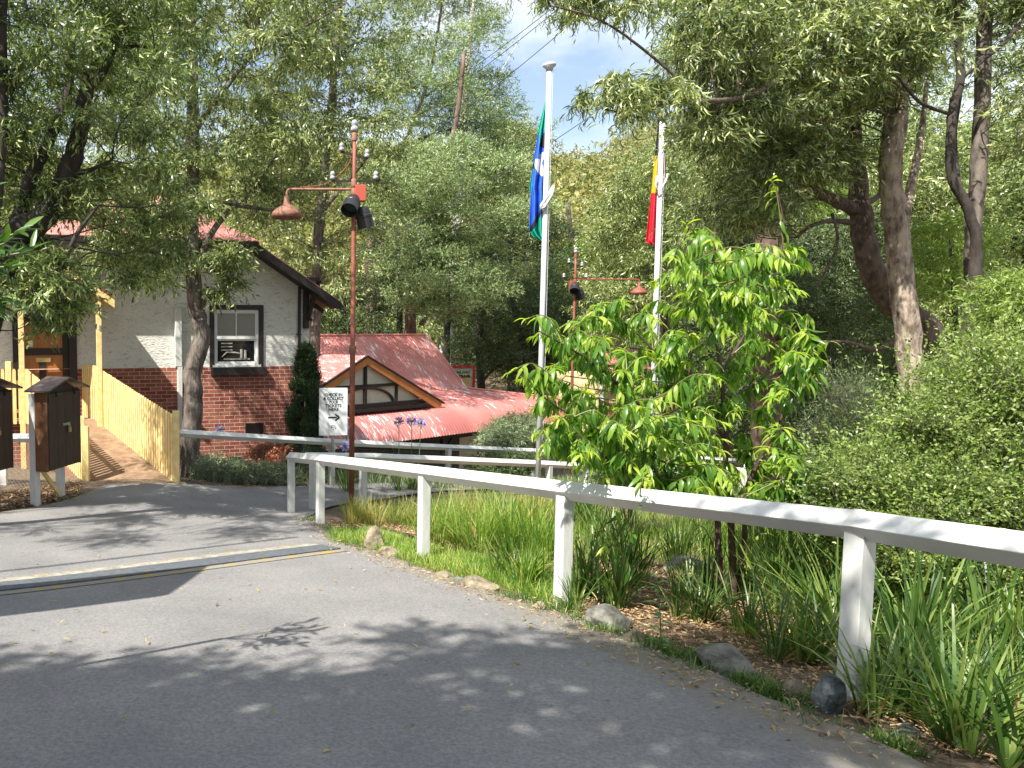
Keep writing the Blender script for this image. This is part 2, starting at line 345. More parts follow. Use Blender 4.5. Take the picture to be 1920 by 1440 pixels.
LM['redleaf'] = leafmat('reddish_leaves', [(.08, .05, .02), (.20, .09, .04), (.32, .08, .05)], .5, .3)
# ------------------------------------------------------------------ terrain
CP = [(0, 0, -1.42), (-4, 0, -1.40), (3.4, 0, -1.5), (3, -5, -1.2), (-6, -5, -1.2), (2.89, 3.68, -1.81), (2.27, 5.64, -2.08), (1.63, 7.47, -2.28), (.86, 10., -2.57), (.57, 11.3, -2.75),
      (-2.18, 6.55, -2.18), (.84, 8.7, -2.45), (-3.0, 10.6, -2.43), (-3.9, 9.8, -2.36), (-1.33, 12.8, -2.54), (-2.95, 12.8, -2.5), (.9, 13., -2.9), (1.5, 15.3, -3.1),
      (-.8, 16.5, -3.25), (-4, 16.5, -3.0), (1.3, 18.2, -3.6), (4.4, 17.5, -3.6), (8.9, 20, -4.2), (3.6, 6.0, -2.15), (4.6, 12.5, -2.95), (7, 13, -3.2), (5, 8, -2.5), (6, 4, -2.1), (9, 7, -2.6), (12, 14, -3.4),
      (3, 23, -5.6), (8, 25, -5.8), (12, 27, -5.8), (18, 28, -5.6), (0, 28, -5.6), (-8, 25, -4), (5, 40, -5.6), (15, 40, -5.2), (30, 35, -4), (-15, 35, -3), (-15, 12, -1.6), (-12, 0, -.6), (15, 0, -2.4),
      (25, 12, -3.2), (0, 60, -4), (30, 60, -3), (-30, 60, -1), (-30, 10, 0), (60, 20, -2), (0, -30, 2), (60, 60, 0), (-60, 60, 4)]
_cp = np.array(CP, dtype=float); _n = len(_cp)
def _U(r2): return np.where(r2 > 1e-9, r2 * np.log(np.maximum(r2, 1e-9)), 0) * .5
_d2 = ((_cp[:, None, :2] - _cp[None, :, :2]) ** 2).sum(-1)
_A = np.zeros((_n + 3, _n + 3)); _A[:_n, :_n] = _U(_d2) + np.eye(_n) * .4; _A[:_n, _n] = 1; _A[:_n, _n + 1:] = _cp[:, :2]
_A[_n, :_n] = 1; _A[_n + 1:, :_n] = _cp[:, :2].T
_w = np.linalg.solve(_A, np.concatenate([_cp[:, 2], [0, 0, 0]]))
def Gn(x, y):
    x = np.asarray(x, float); y = np.asarray(y, float); sh = x.shape; xf = np.clip(x.ravel(), -70, 70); yf = np.clip(y.ravel(), -30, 65)
    r2 = (xf[:, None] - _cp[None, :, 0]) ** 2 + (yf[:, None] - _cp[None, :, 1]) ** 2
    z = _U(r2) @ _w[:_n] + _w[_n] + _w[_n + 1] * xf + _w[_n + 2] * yf
    z = z.reshape(sh) + EYE
    t = np.clip((y - 62) / 130, 0, 1); hill = 34 * t * t * (3 - 2 * t) * (1 + .12 * np.sin(x / 31.) + .08 * np.sin(x / 13. + 1)) 
    hill = hill * (1 - .45 * np.clip((x - 10) / 120, 0, 1)) 
    s = np.clip((np.abs(x) - 60) / 80, 0, 1); return z + hill + s * s * 14 * (y > -1e9)
def G(x, y): return float(Gn(np.array([x]), np.array([y]))[0])
def GP(X, Y, lift=0):                 # where the line of sight of a photo pixel meets the ground
    a, b = ray(X, Y); lo, hi = .5, 60.
    d = np.linspace(.8, 60, 1200); g = Gn(a * d, d); z = EYE + b * d
    k = np.argmax(z < g); k = max(k, 1); dd = d[k]
    for _ in range(12):
        f = lambda q: EYE + b * q - G(a * q, q)
        d0 = d[k - 1]; d1 = d[k]; break
    for _ in range(14):
        m_ = (d0 + d1) / 2
        if f(m_) > 0: d0 = m_
        else: d1 = m_
    return Vector((a * d1, d1, G(a * d1, d1) + lift))
# the ground: one sheet, fine near the camera, coarse towards the horizon
def axis(lo, hi, c0, c1, step):
    a = list(np.arange(c0, c1, step)); s = step; v = c1
    while v < hi: a.append(v); s *= 1.12; v += s
    a.append(hi); s = step; v = c0; left = []
    while v > lo: s *= 1.12; v -= s; left.append(max(v, lo))
    return np.array(sorted(set(left + a)))
gx = axis(-900, 900, -6, 9, .22); gy = axis(-300, 1100, 0, 20, .22)
XX, YY = np.meshgrid(gx, gy); ZZ = Gn(XX, YY)
near = (np.abs(XX) < 40) & (YY < 60)
ZZ = ZZ + np.where(near, .02 * np.sin(XX * 3.1 + 1.3 * YY) * np.sin(YY * 2.7 - XX), 0)
nx_, ny_ = len(gx), len(gy); ii = np.arange(nx_ * ny_).reshape(ny_, nx_)
Q = np.stack([ii[:-1, :-1], ii[:-1, 1:], ii[1:, 1:], ii[1:, :-1]], -1).reshape(-1, 4)
g_o = np_mesh('ground', np.stack([XX, YY, ZZ], -1).reshape(-1, 3), Q, M['soil'], smooth=True); tag(g_o, kind='structure')
# the road: ruled between its two edges
def resample(pts, n, w=None):
    pts = [Vector(p) for p in pts]; sm, _ = smooth_pts(pts, k=6); a = np.array([list(p) for p in sm]); s = np.concatenate([[0], np.cumsum(np.linalg.norm(np.diff(a, axis=0), axis=1))])
    t = np.linspace(0, s[-1], n); return np.stack([np.interp(t, s, a[:, k]) for k in range(3)], -1)
redge_px = [(1640, 1440), (1545, 1395), (1400, 1330), (1200, 1237), (1060, 1178), (950, 1138), (860, 1110), (780, 1083), (700, 1050), (640, 1033), (604, 1008), (560, 978)]
redge = [(3.0, -9, 0), (2.9, -4, 0), (2.55, 0, 0), (2.42, 1.6, 0)] + [GP(*p) for p in redge_px]
ledge = [(-9, -9, 0), (-8, -4, 0), (-6.6, 0, 0), (-5.6, 4, 0), (-4.7, 8.2, 0)] + [GP(X, Y) for X, Y in [(4, 962), (90, 948), (165, 925)]] + [GP(200, 912), GP(330, 909), GP(420, 914), GP(520, 915)]
NR, NC = 260, 90
ra = resample(redge, NR); la = resample(ledge, NR)
jit = np.interp(np.arange(NR), np.arange(0, NR, 3), rng.normal(0, .018, len(np.arange(0, NR, 3))))
_t = np.gradient(ra[:, :2], axis=0); _t /= np.linalg.norm(_t, axis=1, keepdims=True); ra[:, 0] += _t[:, 1] * .24; ra[:, 1] -= _t[:, 0] * .24
ra[:, 0] += jit; t = np.linspace(0, 1, NC)[None, :, None]
RV = la[:, None, :2] * (1 - t) + ra[:, None, :2] * t; wid = np.linalg.norm(la[:, :2] - ra[:, :2], axis=1)
RZ = Gn(RV[..., 0], RV[..., 1]) + .035
RZ[:, -1] -= .05; RZ[:, 0] -= .05
ed = np.maximum(np.clip(1 - (1 - t[0, :, 0])[None, :] * wid[:, None] / .95, 0, 1), .8 * np.clip(1 - t[0, :, 0][None, :] * wid[:, None] / .4, 0, 1))
ii = np.arange(NR * NC).reshape(NR, NC); Q = np.stack([ii[:-1, :-1], ii[:-1, 1:], ii[1:, 1:], ii[1:, :-1]], -1).reshape(-1, 4)
o = np_mesh('road', np.concatenate([RV, RZ[..., None]], -1).reshape(-1, 3), Q, M['asphalt'], smooth=True, attr=ed.ravel()); tag(o, kind='structure')
# the path that leaves the road between the two rails
pe = [GP(560, 980), (1.2, 12.15, 0), (2.2, 13.2, 0), (3.4, 14.4, 0), (6.5, 17.2, 0), (9, 19.6, 0)]; pl = [GP(520, 914.5), (.75, 14.3, 0), (2., 15.4, 0), (3.2, 16.6, 0), (5.5, 19, 0), (8, 21.3, 0)]
NR2, NC2 = 60, 14
ra2 = resample(pe, NR2); la2 = resample(pl, NR2); t = np.linspace(0, 1, NC2)[None, :, None]
RV = la2[:, None, :2] * (1 - t) + ra2[:, None, :2] * t; RZ = Gn(RV[..., 0], RV[..., 1]) + .04
ii = np.arange(NR2 * NC2).reshape(NR2, NC2); Q = np.stack([ii[:-1, :-1], ii[:-1, 1:], ii[1:, 1:], ii[1:, :-1]], -1).reshape(-1, 4)
o = np_mesh('path', np.concatenate([RV, RZ[..., None]], -1).reshape(-1, 3), Q, M['asphalt'], smooth=True, attr=np.zeros(NR2 * NC2)); tag(o, kind='structure')
# trench drain across the road
dr = thing('trench_drain', 'long grated trench drain crossing the driveway, worn yellow paint on its concrete edges', 'drain')
a = GP(-60, 1116); b = GP(622, 1033); a = a.copy(); n_ = 60
ax = (b - a).normalized(); sd = Vector((-ax.y, ax.x, 0)).normalized()
def strip(o0, o1, name, m, lift):
    V = []; 
    for i in range(n_ + 1):
        p = a.lerp(b, i / n_)
        for k, o_ in enumerate((o0, o1)):
            q = p + sd * (o_ + rnd.uniform(-.004, .004)); V.append((q.x, q.y, G(q.x, q.y) + lift))
    fs = [(2 * i, 2 * i + 1, 2 * i + 3, 2 * i + 2) for i in range(n_)]
    o = bpy.data.meshes.new(name); o.from_pydata(V, [], fs); o.materials.append(m); ob = bpy.data.objects.new(name, o); link(ob, dr); return ob
strip(.16, .34, 'concrete_edge', M['concrete'], .0395); strip(.34, .375, 'painted_edge', M['yellowp'], .0400); strip(-.29, -.16, 'concrete_edge', M['yellowp'], .041)
strip(-.16, .16, 'channel_shade', M['black'], .0385)  # flat black strip standing in for the shaded hollow under the grate
mb = MB()
for k in range(9):
    o_ = -.136 + k * .034
    for i in range(14):
        p = a.lerp(b, i / 14) + sd * o_; q = a.lerp(b, (i + 1) / 14 - .001) + sd * o_
        p.z = G(p.x, p.y) + .047; q.z = G(q.x, q.y) + .047; mb.beam(p, q, .025, .012)
for i in range(60):
    p = a.lerp(b, i / 60) - sd * .155; q = a.lerp(b, i / 60) + sd * .155; p.z = G(p.x, p.y) + .046; q.z = G(q.x, q.y) + .046; mb.beam(p, q, .009, .009)
mb.build('grate', M['grate'], dr)

# ------------------------------------------------------------------ leaves
def _norm(v): return v / np.maximum(np.linalg.norm(v, axis=-1, keepdims=True), 1e-9)
def leaf_geo(pos, dr_, nm, ln, wd, kind='diamond', curl=.15):
    """pos: base points, dr_: directions, nm: approximate normals; returns verts, faces"""
    n = len(pos); d = _norm(dr_); s = _norm(np.cross(d, nm)); u = np.cross(s, d)
    ln = np.broadcast_to(np.asarray(ln, float), (n,))[:, None]; wd = np.broadcast_to(np.asarray(wd, float), (n,))[:, None]
    if kind == 'diamond':
        V = np.stack([pos, pos + d * ln * .45 + s * wd * .5 + u * wd * .12, pos + d * ln - u * ln * curl, pos + d * ln * .45 - s * wd * .5 + u * wd * .12], 1)
        F4 = np.arange(n * 4).reshape(n, 4); return V.reshape(-1, 3), [F4]
    if kind == 'sickle':          # 6 vertices, curved
        c = s * ln * curl * .6
        V = np.stack([pos, pos + d * ln * .33 + s * wd * .42 + c * .5, pos + d * ln * .33 - s * wd * .42 + c * .5, pos + d * ln * .7 + s * wd * .36 + c * .7 - u * ln * curl * .3,
                      pos + d * ln * .7 - s * wd * .36 + c * .7 - u * ln * curl * .3, pos + d * ln - u * ln * curl], 1)
        b = np.arange(n)[:, None] * 6
        return V.reshape(-1, 3), [np.concatenate([b + [0, 2, 1], b + [3, 4, 5]]), b + [1, 2, 4, 3]]
    if kind == 'long':            # curved drooping broad leaf, folded on the midrib, 4 segments
        ts = np.array([0, .22, .5, .78, 1.]); ws = np.array([.12, .8, 1., .62, 0.]); V = []
        for t_, w_ in zip(ts, ws):
            ctr = pos + d * ln * (t_ - .18 * curl * t_ ** 3) - u * ln * curl * t_ ** 2
            V += [ctr + s * wd * .5 * w_ + u * wd * .16 * w_, ctr, ctr - s * wd * .5 * w_ + u * wd * .16 * w_]
        V = np.stack(V, 1); b = np.arange(n)[:, None] * 15; fs = []
        for k in range(4):
            for j in (0, 1): fs.append(b + [3 * k + j, 3 * k + j + 1, 3 * k + j + 4, 3 * k + j + 3])
        return V.reshape(-1, 3), [np.concatenate(fs)]
def cat_geo(lst):
    V = []; F4 = []; F3 = []; o_ = 0
    for v, fs in lst:
        V.append(v)
        for f in fs: (F4 if f.shape[1] == 4 else F3).append(f + o_)
        o_ += len(v)
    out = []
    if F3: out.append(np.concatenate(F3))
    if F4: out.append(np.concatenate(F4))
    return np.concatenate(V), out
def sprays(clumps, dens, nl, slen, droop=.35, flat=1.0, shell=.55, seed=0):
    """clumps: (cx,cy,cz,rx,ry,rz); dens sprays per clump; nl leaves per spray -> leaf pos, dir, spray lines"""
    g = np.random.default_rng(seed + 5); C = np.asarray(clumps, float); n = len(C) * dens
    c = np.repeat(C, dens, axis=0); q = _norm(g.normal(size=(n, 3))); r = (shell + (1 - shell) * g.random(n))[:, None] * (g.random(n)[:, None] ** .25)
    q[:, 2] = np.where(q[:, 2] < -.35, -q[:, 2] * .6, q[:, 2]); o_ = c[:, :3] + q * r * c[:, 3:6]
    d = _norm(q * 1. + g.normal(size=(n, 3)) * .55 + np.array([0, 0, -droop])); d[:, 2] *= flat; d = _norm(d)
    sl = slen * g.uniform(.6, 1.3, n)[:, None]
    tt = (np.arange(nl)[None, :] + g.random((n, nl)) * .8) / nl
    base = o_[:, None, :] + d[:, None, :] * (tt[..., None] - .35) * sl[:, None, :] + np.array([0, 0, -1.]) * (tt[..., None] ** 2) * sl[:, None, :] * droop * .5
    ld = _norm(d[:, None, :] * .75 + g.normal(size=(n, nl, 3)) * .55 + np.array([0, 0, -droop]))
    return base.reshape(-1, 3), ld.reshape(-1, 3), (o_ - d * sl * .35, o_ + d * sl * .65 - np.array([0, 0, 1.]) * sl * droop * .25)
def foliage(name, clumps, parent, m, dens=60, nl=12, slen=.35, ll=.09, lw=.016, droop=.35, kind='sickle', curl=.2, seed=0, up=.6, shell=.45, flat=1., twig=None):
    p, d, (t0, t1) = sprays(clumps, dens, nl, slen, droop, flat, shell, seed); g = np.random.default_rng(seed + 99); n = len(p)
    nm = _norm(g.normal(size=(n, 3)) * .8 + np.array([0, 0, up]) + np.array([-.2, -.3, 0]))
    V, Fs = leaf_geo(p, d, nm, ll * g.uniform(.65, 1.25, n), lw * g.uniform(.75, 1.2, n), kind, curl)
    o = np_mesh(name, V, Fs, m, parent)
    if twig is not None:          # thin twigs carrying the sprays, three-sided
        k = len(t0); dd = _norm(t1 - t0); s = _norm(np.cross(dd, [0.1, .2, 1.])); u = np.cross(s, dd); w = twig
        V = np.stack([t0 + s * w, t0 - s * w * .5 + u * w * .8, t0 - s * w * .5 - u * w * .8, t1], 1).reshape(-1, 3); b = np.arange(k)[:, None] * 4
        V = np.asarray(V); np_mesh('twigs', V, [np.concatenate([b + [0, 1, 3], b + [1, 2, 3], b + [2, 0, 3]])], M['bark'], parent)
    return o
def clumps_poly(poly, d0, d1, n, r0, r1, seed=0, squash=.7, rpx=True):
    """n clumps whose middles show inside a photo-pixel polygon, at distances d0..d1"""
    g = random.Random(seed); xs = [p[0] for p in poly]; ys = [p[1] for p in poly]; out = []
    def inside(x, y):
        c = False; j = len(poly) - 1
        for i in range(len(poly)):
            xi, yi = poly[i]; xj, yj = poly[j]
            if (yi > y) != (yj > y) and x < (xj - xi) * (y - yi) / (yj - yi) + xi: c = not c
            j = i
        return c
    best = []
    while len(out) < n:
        cand = None
        for _ in range(6):           # best candidate: even spread with gaps
            for _ in range(200):
                x = g.uniform(min(xs), max(xs)); y = g.uniform(min(ys), max(ys))
                if inside(x, y): break
            dm = min([((x - a_) ** 2 + (y - b_) ** 2) for a_, b_ in best] or [1e9])
            if cand is None or dm > cand[0]: cand = (dm, x, y)
        _, x, y = cand; best.append((x, y)); d = g.uniform(d0, d1); p = P(x, y, d); r = g.uniform(r0, r1)
        out.append((p.x, p.y, p.z, r * g.uniform(.85, 1.25), r * g.uniform(.9, 1.2), r * squash * g.uniform(.8, 1.2)))
    return out
def limbs(name, paths, m, parent, n=8, k=5, jit=.06):
    mb = MB()
    for pts, rad in paths:
        sp, sr = smooth_pts(pts, rad, k); 
        sp = [sp[0]] + [p + Vector((rnd.uniform(-1, 1), rnd.uniform(-1, 1), rnd.uniform(-1, 1))) * r_ * .12 for p, r_ in zip(sp[1:], sr[1:])]
        mb.tube(sp, sr, n, jit=jit)
    return mb.build(name, m, parent, smooth=True)
def px_path(lst):                      # (X, Y, d, width_px) -> points, radii
    return [P(X, Y, d) for X, Y, d, w in lst], [px2m(w, d) / 2 for X, Y, d, w in lst]
def branches_to(clumps, skel, parent, m, name='branches', r0=.03, step=1, n=5, sag=.15):
    """a curved bough from the nearest limb point to each clump"""
    S = [p for pts in skel for p in pts]; mb = MB(); g = random.Random(3)
    for c in clumps[::step]:
        e = Vector(c[:3]); lower = [s for s in S if s.z < e.z + .4] or S
        s = min(lower, key=lambda q: (q - e).length + max(0, q.z - e.z) * .8); L_ = (e - s).length
        if L_ > 7: continue
        m1 = s.lerp(e, .35) + Vector((g.uniform(-.1, .1), g.uniform(-.1, .1), g.uniform(-.05, .12))) * L_; m2 = s.lerp(e, .7) + Vector((g.uniform(-.1, .1), g.uniform(-.1, .1), g.uniform(0, sag))) * L_
        rr = r0 * (.5 + .25 * L_)
        sp, sr = smooth_pts([s, m1, m2, e], [rr, rr * .75, rr * .5, rr * .25], 3); mb.tube(sp, sr, n, jit=.05)
        for _ in range(3):
            q = sp[g.randint(len(sp) // 2, len(sp) - 1)]; t_ = e + Vector((g.uniform(-1, 1) * c[3], g.uniform(-1, 1) * c[4], g.uniform(-.5, 1) * c[5])) * .9
            mb.tube([q, q.lerp(t_, .5) + Vector((0, 0, .06 * L_)), t_], [rr * .35, rr * .22, rr * .1], 4)
    if mb.v: mb.build(name, m, parent, smooth=True)
def tree_base(*a_): p = P(*a_); return (p.x, p.y, G(p.x, p.y))
def relparent(root):                   # children were built in world coordinates: keep them there
    inv = Matrix.Translation(root.location).inverted()
    for c in list(root.children): c.matrix_parent_inverse = inv

def blades(base, n_per, ln, wd, lean=.5, seed=0, seg=4, spread=.06, updir=None, curve=1.0):
    """tufts of tapering curved ribbons; base: (k,3)"""
    g = np.random.default_rng(seed); B = np.repeat(np.asarray(base, float), n_per, axis=0); n = len(B)
    az = g.uniform(0, 2 * np.pi, n); h = np.stack([np.cos(az), np.sin(az), np.zeros(n)], -1); B = B + h * spread * g.random(n)[:, None] ** .5
    l = (ln * g.uniform(.5, 1.15, n)); w = wd * g.uniform(.7, 1.2, n); le = lean * g.uniform(.2, 1.3, n)
    tw = az + np.pi / 2 + g.normal(0, .5, n); s = np.stack([np.cos(tw), np.sin(tw), np.zeros(n)], -1)
    V = []
    for k in range(seg + 1):
        t_ = k / seg; ang = le * (.35 + curve * 1.5 * t_)                 # angle from vertical grows along the blade
        if k == 0: c = B.copy()
        else: c = c + (h * np.sin(ang)[:, None] + np.array([0, 0, 1.]) * np.cos(ang)[:, None]) * (l / seg)[:, None]
        ww = (w * (1 - t_ ** 2.2) * .5 * (.7 + .6 * t_ if t_ < .5 else 1))[:, None]
        V += [c + s * ww, c - s * ww]
    V = np.stack(V, 1); nv = 2 * (seg + 1); b = np.arange(n)[:, None] * nv
    F4 = np.concatenate([b + [2 * k, 2 * k + 1, 2 * k + 3, 2 * k + 2] for k in range(seg)])
    return V.reshape(-1, 3), [F4]
def on_ground(xy): xy = np.asarray(xy, float); return np.concatenate([xy, Gn(xy[:, 0], xy[:, 1])[:, None]], -1)
def scatter_px(poly, n, seed=0):       # n ground points spread evenly over the ground that a pixel polygon covers
    W = np.array([list(GP(*p))[:2] for p in poly]); g = np.random.default_rng(seed); out = []; lo = W.min(0); hi = W.max(0)
    while len(out) < n:
        q = g.uniform(lo, hi, (n * 2, 2)); c = np.zeros(len(q), bool); j = len(W) - 1
        for i in range(len(W)):
            xi, yi = W[i]; xj, yj = W[j]
            cond = ((yi > q[:, 1]) != (yj > q[:, 1])) & (q[:, 0] < (xj - xi) * (q[:, 1] - yi) / (yj - yi + 1e-12) + xi); c ^= cond; j = i
        out += list(q[c])
    return on_ground(np.array(out[:n]))
# ------------------------------------------------------------------ the brick and stucco house
HA = math.atan2(.28, .96); HO = P(400, 720, 17.4); HO.z = 0
house = thing('brick_house', 'red brick and white roughcast house with faded red roof, behind the ramp', 'house', (HO.x, HO.y, 0), HA)
hex_ = Vector((math.cos(HA), math.sin(HA), 0)); hey = Vector((-math.sin(HA), math.cos(HA), 0))
def HP(X, Y, off=0):                    # photo pixel -> (x,z) on the plane y=off of the house
    a, b = ray(X, Y); O = HO + hey * off
    # (a d, d) on line through O along hex_
    d = (O.x * hex_.y - O.y * hex_.x) / (a * hex_.y - hex_.x)
    w = Vector((a * d, d, 0)) - HO
    return w.dot(hex_), EYE + b * d
rx, _ = HP(580, 620); zb = HP(400, 688.5)[1]; cx_ = HP(275, 600)[0]; hw = rx - cx_
zt = HP(450, 463)[1]; ze = HP(580, 551)[1]; clip = HP(455, 463)[0] - cx_
sl_ = (zt - ze) / (hw - clip); zg = -2.6
lx = cx_ - hw; DEP = 9.
wx0, wz0 = HP(402, 685); wx1, wz1 = HP(484, 582)            # window opening
dx0, dz0 = HP(27, 800); dx1, dz1 = HP(143, 588)              # door opening
dz0 = HP(143, 787)[1]
vo = .62; tk = .09; hy = 1.5
_xa, _za = HP(487, 459, -vo); _xb, _zb = HP(640, 566, -vo); slr = (_za - _zb) / (_xb - _xa); ov = _xb - rx
e = _zb + .0 - (ze - slr * ov); zt = ze + slr * (hw - clip); sl_ = slr; zr = zt + sl_ * clip
print('ROOF', slr, ov, e, zt, hw, clip)
def wall_with_holes(mb, x0, x1, z0, z1, holes, y=0):
    xs = sorted({x0, x1} | {h[0] for h in holes if x0 < h[0] < x1} | {h[1] for h in holes if x0 < h[1] < x1}); zs = sorted({z0, z1} | {h[2] for h in holes if z0 < h[2] < z1} | {h[3] for h in holes if z0 < h[3] < z1})
    for i in range(len(xs) - 1):
        for j in range(len(zs) - 1):
            xm = (xs[i] + xs[i + 1]) / 2; zm = (zs[j] + zs[j + 1]) / 2
            if any(h[0] < xm < h[1] and h[2] < zm < h[3] for h in holes): continue
            mb.add([(xs[i], y, zs[j]), (xs[i + 1], y, zs[j]), (xs[i + 1], y, zs[j + 1]), (xs[i], y, zs[j + 1])], [(0, 1, 2, 3)])
holes = [(wx0, wx1, wz0, wz1), (dx0, dx1, dz0, dz1)]
mb = MB()
wall_with_holes(mb, lx, rx, zb, ze, holes)
# gable part above the eaves level, clipped top
mb.add([(lx, 0, ze), (rx, 0, ze), (cx_ + clip, 0, zt), (cx_ - clip, 0, zt)], [(0, 1, 2, 3)])
mb.add([(rx, 0, zb), (rx, DEP, zb), (rx, DEP, ze), (rx, 0, ze)], [(0, 1, 2, 3)]); mb.add([(lx, 0, zb), (lx, DEP, zb), (lx, DEP, ze), (lx, 0, ze)], [(3, 2, 1, 0)])
mb.build('wall', M['stucco'], house)
mb = MB(); wall_with_holes(mb, lx - .012, rx + .012, zg, zb, holes, y=-.014)
mb.add([(rx + .012, -.014, zg), (rx + .012, DEP, zg), (rx + .012, DEP, zb), (rx + .012, -.014, zb)], [(0, 1, 2, 3)])
mb.add([(lx - .012, -.014, zb), (rx + .012, -.014, zb), (rx + .012, .05, zb + .012), (lx - .012, .05, zb + .012)], [(0, 1, 2, 3)])
mb.build('brick_base', M['brick'], house)
# roof
def quad_slab(mb, pts, t): mb.prism(pts, (0, 0, -t))
mb = MB()
for s in (1, -1):
    X = lambda v: cx_ + s * v
    pts = [(X(clip), -vo, zt + e), (X(hw + ov), -vo, ze - sl_ * ov + e), (X(hw + ov), DEP, ze - sl_ * ov + e), (X(0), DEP, zr + e), (X(0), hy, zr + e)]
    mb.prism(pts if s < 0 else pts[::-1], (0, 0, -tk))
ch = clip + .18
mb.prism([(cx_ - ch, -vo - .12, zt + e - .07), (cx_ + ch, -vo - .12, zt + e - .07), (cx_, hy + .02, zr + e + .015)], (0, 0, -tk))
mb.build('roof', M['tile'], house)
for s in (1, -1):
    X = lambda v: cx_ + s * v
    mb = MB(); mb.prism([(X(clip), -vo - .02, zt + e - .02), (X(hw + ov), -vo - .02, ze - sl_ * ov + e - .02), (X(hw + ov), -vo - .02, ze - sl_ * ov + e - .20), (X(clip), -vo - .02, zt + e - .22)], (0, .035, 0))
    mb.build('bargeboard', M['darktrim'], house); mb = MB(); mb.prism([(X(clip), -vo, zt - .005), (X(hw + ov), -vo, ze - sl_ * ov - .005), (X(hw + ov), 0, ze - sl_ * ov - .005), (X(clip), 0, zt - .005)], (0, 0, .012))
    mb.build('soffit', M['darktrim'], house)
    for q in range(9):                   # rafter tails
        mb = MB(); y = q * 1.0 + .35; mb.prism([(X(hw), y, ze - .14), (X(hw + ov - .06), y, ze - sl_ * ov - .10), (X(hw + ov - .06), y, ze - sl_ * ov), (X(hw), y, ze)], (0, .06, 0)); mb.build('rafter_tail', M['darktrim'], house)
mb = MB()
mb.box((cx_, -vo - .13, zt - .03), (2 * clip + .3, .04, .17))
mb.build('fascia', M['darktrim'], house); mb = MB(); mb.box((cx_, -vo / 2, zt - .01), (2 * clip + .2, vo, .02)); mb.build('soffit', M['darktrim'], house)
mb = MB(); bx_ = HP(572, 580)[0]; bz1 = HP(572, 540)[1]; bz0 = HP(572, 612)[1]
mb.box((bx_, -.07, (bz0 + bz1) / 2 + .1), (.12, .10, bz1 - bz0 + .3)); mb.beam((bx_ + .02, -.1, bz0 + .15), (bx_ + .16, -.5, bz1 + .16), .08, .08); mb.beam((bx_, -.06, bz1 + .2), (bx_ + .1, -.6, bz1 + .17), .09, .09)
mb.tube([(bx_ + .08, -.12, bz0 + .16), (bx_ + .08, -.2, bz0 + .16)], .035, 8)
mb.build('bracket', M['darktrim'], house, bevel=.006)
mb = MB(); dxp = HP(560, 600)[0]; mb.tube([(dxp, -.05, HP(560, 538)[1]), (dxp, -.05, -1.9)], .036, 10)
for z in (.35, 1.0): mb.box((dxp, -.035, z + .5), (.13, .03, .03))
mb.build('downpipe', M['darktrim'], house, smooth=False)
mb = MB(); cxx = HP(332.5, 600)[0]; zc0 = HP(332, 687)[1]; zc1 = HP(332, 576)[1]
mb.box((cxx, -.075, (zc0 + zc1) / 2), (.15, .12, zc1 - zc0)); mb.box((cxx, -.075, zc1 + .02), (.19, .16, .05)); mb.prism([(cxx - .02, -.13, zc0), (cxx + .09, -.13, zc0), (cxx + .07, -.13, zc0 - 1.5), (cxx - .02, -.13, zc0 - 1.5)], (0, .12, 0))
mb.build('cable_duct', M['white2'], house, bevel=.008)
# window
win = MB(); fw = .105; ox0, oz0 = HP(393, 692); ox1, oz1 = HP(493.5, 572)
def frame(mb, x0, x1, z0, z1, w, y0, y1, bottom=True):
    yc = (y0 + y1) / 2; dy = y1 - y0
    mb.box((x0 + w / 2, yc, (z0 + z1) / 2), (w, dy, z1 - z0)); mb.box((x1 - w / 2, yc, (z0 + z1) / 2), (w, dy, z1 - z0))
    mb.box(((x0 + x1) / 2, yc, z1 - w / 2), (x1 - x0 - 2 * w, dy * .98, w))
    if bottom: mb.box(((x0 + x1) / 2, yc, z0 + w / 2), (x1 - x0 - 2 * w, dy * .98, w))
frame(win, ox0, ox1, wz0 - .03, oz1, wx0 - ox0 - .004, -.04, .06, False)
wo_ = win.build('window', M['darktrim'], house, bevel=.005)
mb = MB(); sx0, sz0 = HP(395, 704); sx1, _ = HP(497, 700); mb.prism([(sx0, -.16, sz0), (sx1, -.16, sz0), (sx1, -.16, wz0 - .045), (sx0, -.16, wz0 - .045)], (0, .17, 0))
mb.build('sill', M['darktrim'], wo_, bevel=.008)
mb = MB(); mb.box(((wx0 + wx1) / 2, -.035, wz0 - .02), (wx1 - wx0 + .1, .09, .045)); frame(mb, wx0, wx1, wz0, wz1, .045, -.01, .05)
zm = HP(440, 634)[1]; mb.box(((wx0 + wx1) / 2, .022, zm), (wx1 - wx0 - .09, .055, .05))
frame(mb, wx0 + .045, wx1 - .045, wz0 + .045, zm - .025, .035, .02, .06); frame(mb, wx0 + .045, wx1 - .045, zm + .025, wz1 - .045, .028, .0, .04)
xm = (wx0 + wx1) / 2; mb.box((xm, .02, (zm + wz1) / 2), (.03, .036, wz1 - zm - .1))
mb.build('sash', M['white'], wo_, bevel=.003)
mb = MB(); mb.box((xm, .042, (wz0 + zm) / 2), (wx1 - wx0 - .12, .008, zm - wz0 - .08)); mb.build('pane', M['glass'], wo_)
mb = MB(); mb.box((xm, .028, (wz1 + zm) / 2), (wx1 - wx0 - .12, .006, wz1 - zm - .08)); mb.build('blind', M['blind'], wo_)
mb = MB(); z0_ = wz0 + .09        # pale things behind the lower pane, seen as shapes against the dark room
mb.box((xm + .02, .032, z0_ + .045), (.62, .012, .035)); 
for i in range(3): mb.box((wx0 + .30, .033, zm - .12 - i * .075), (.26, .01, .028))
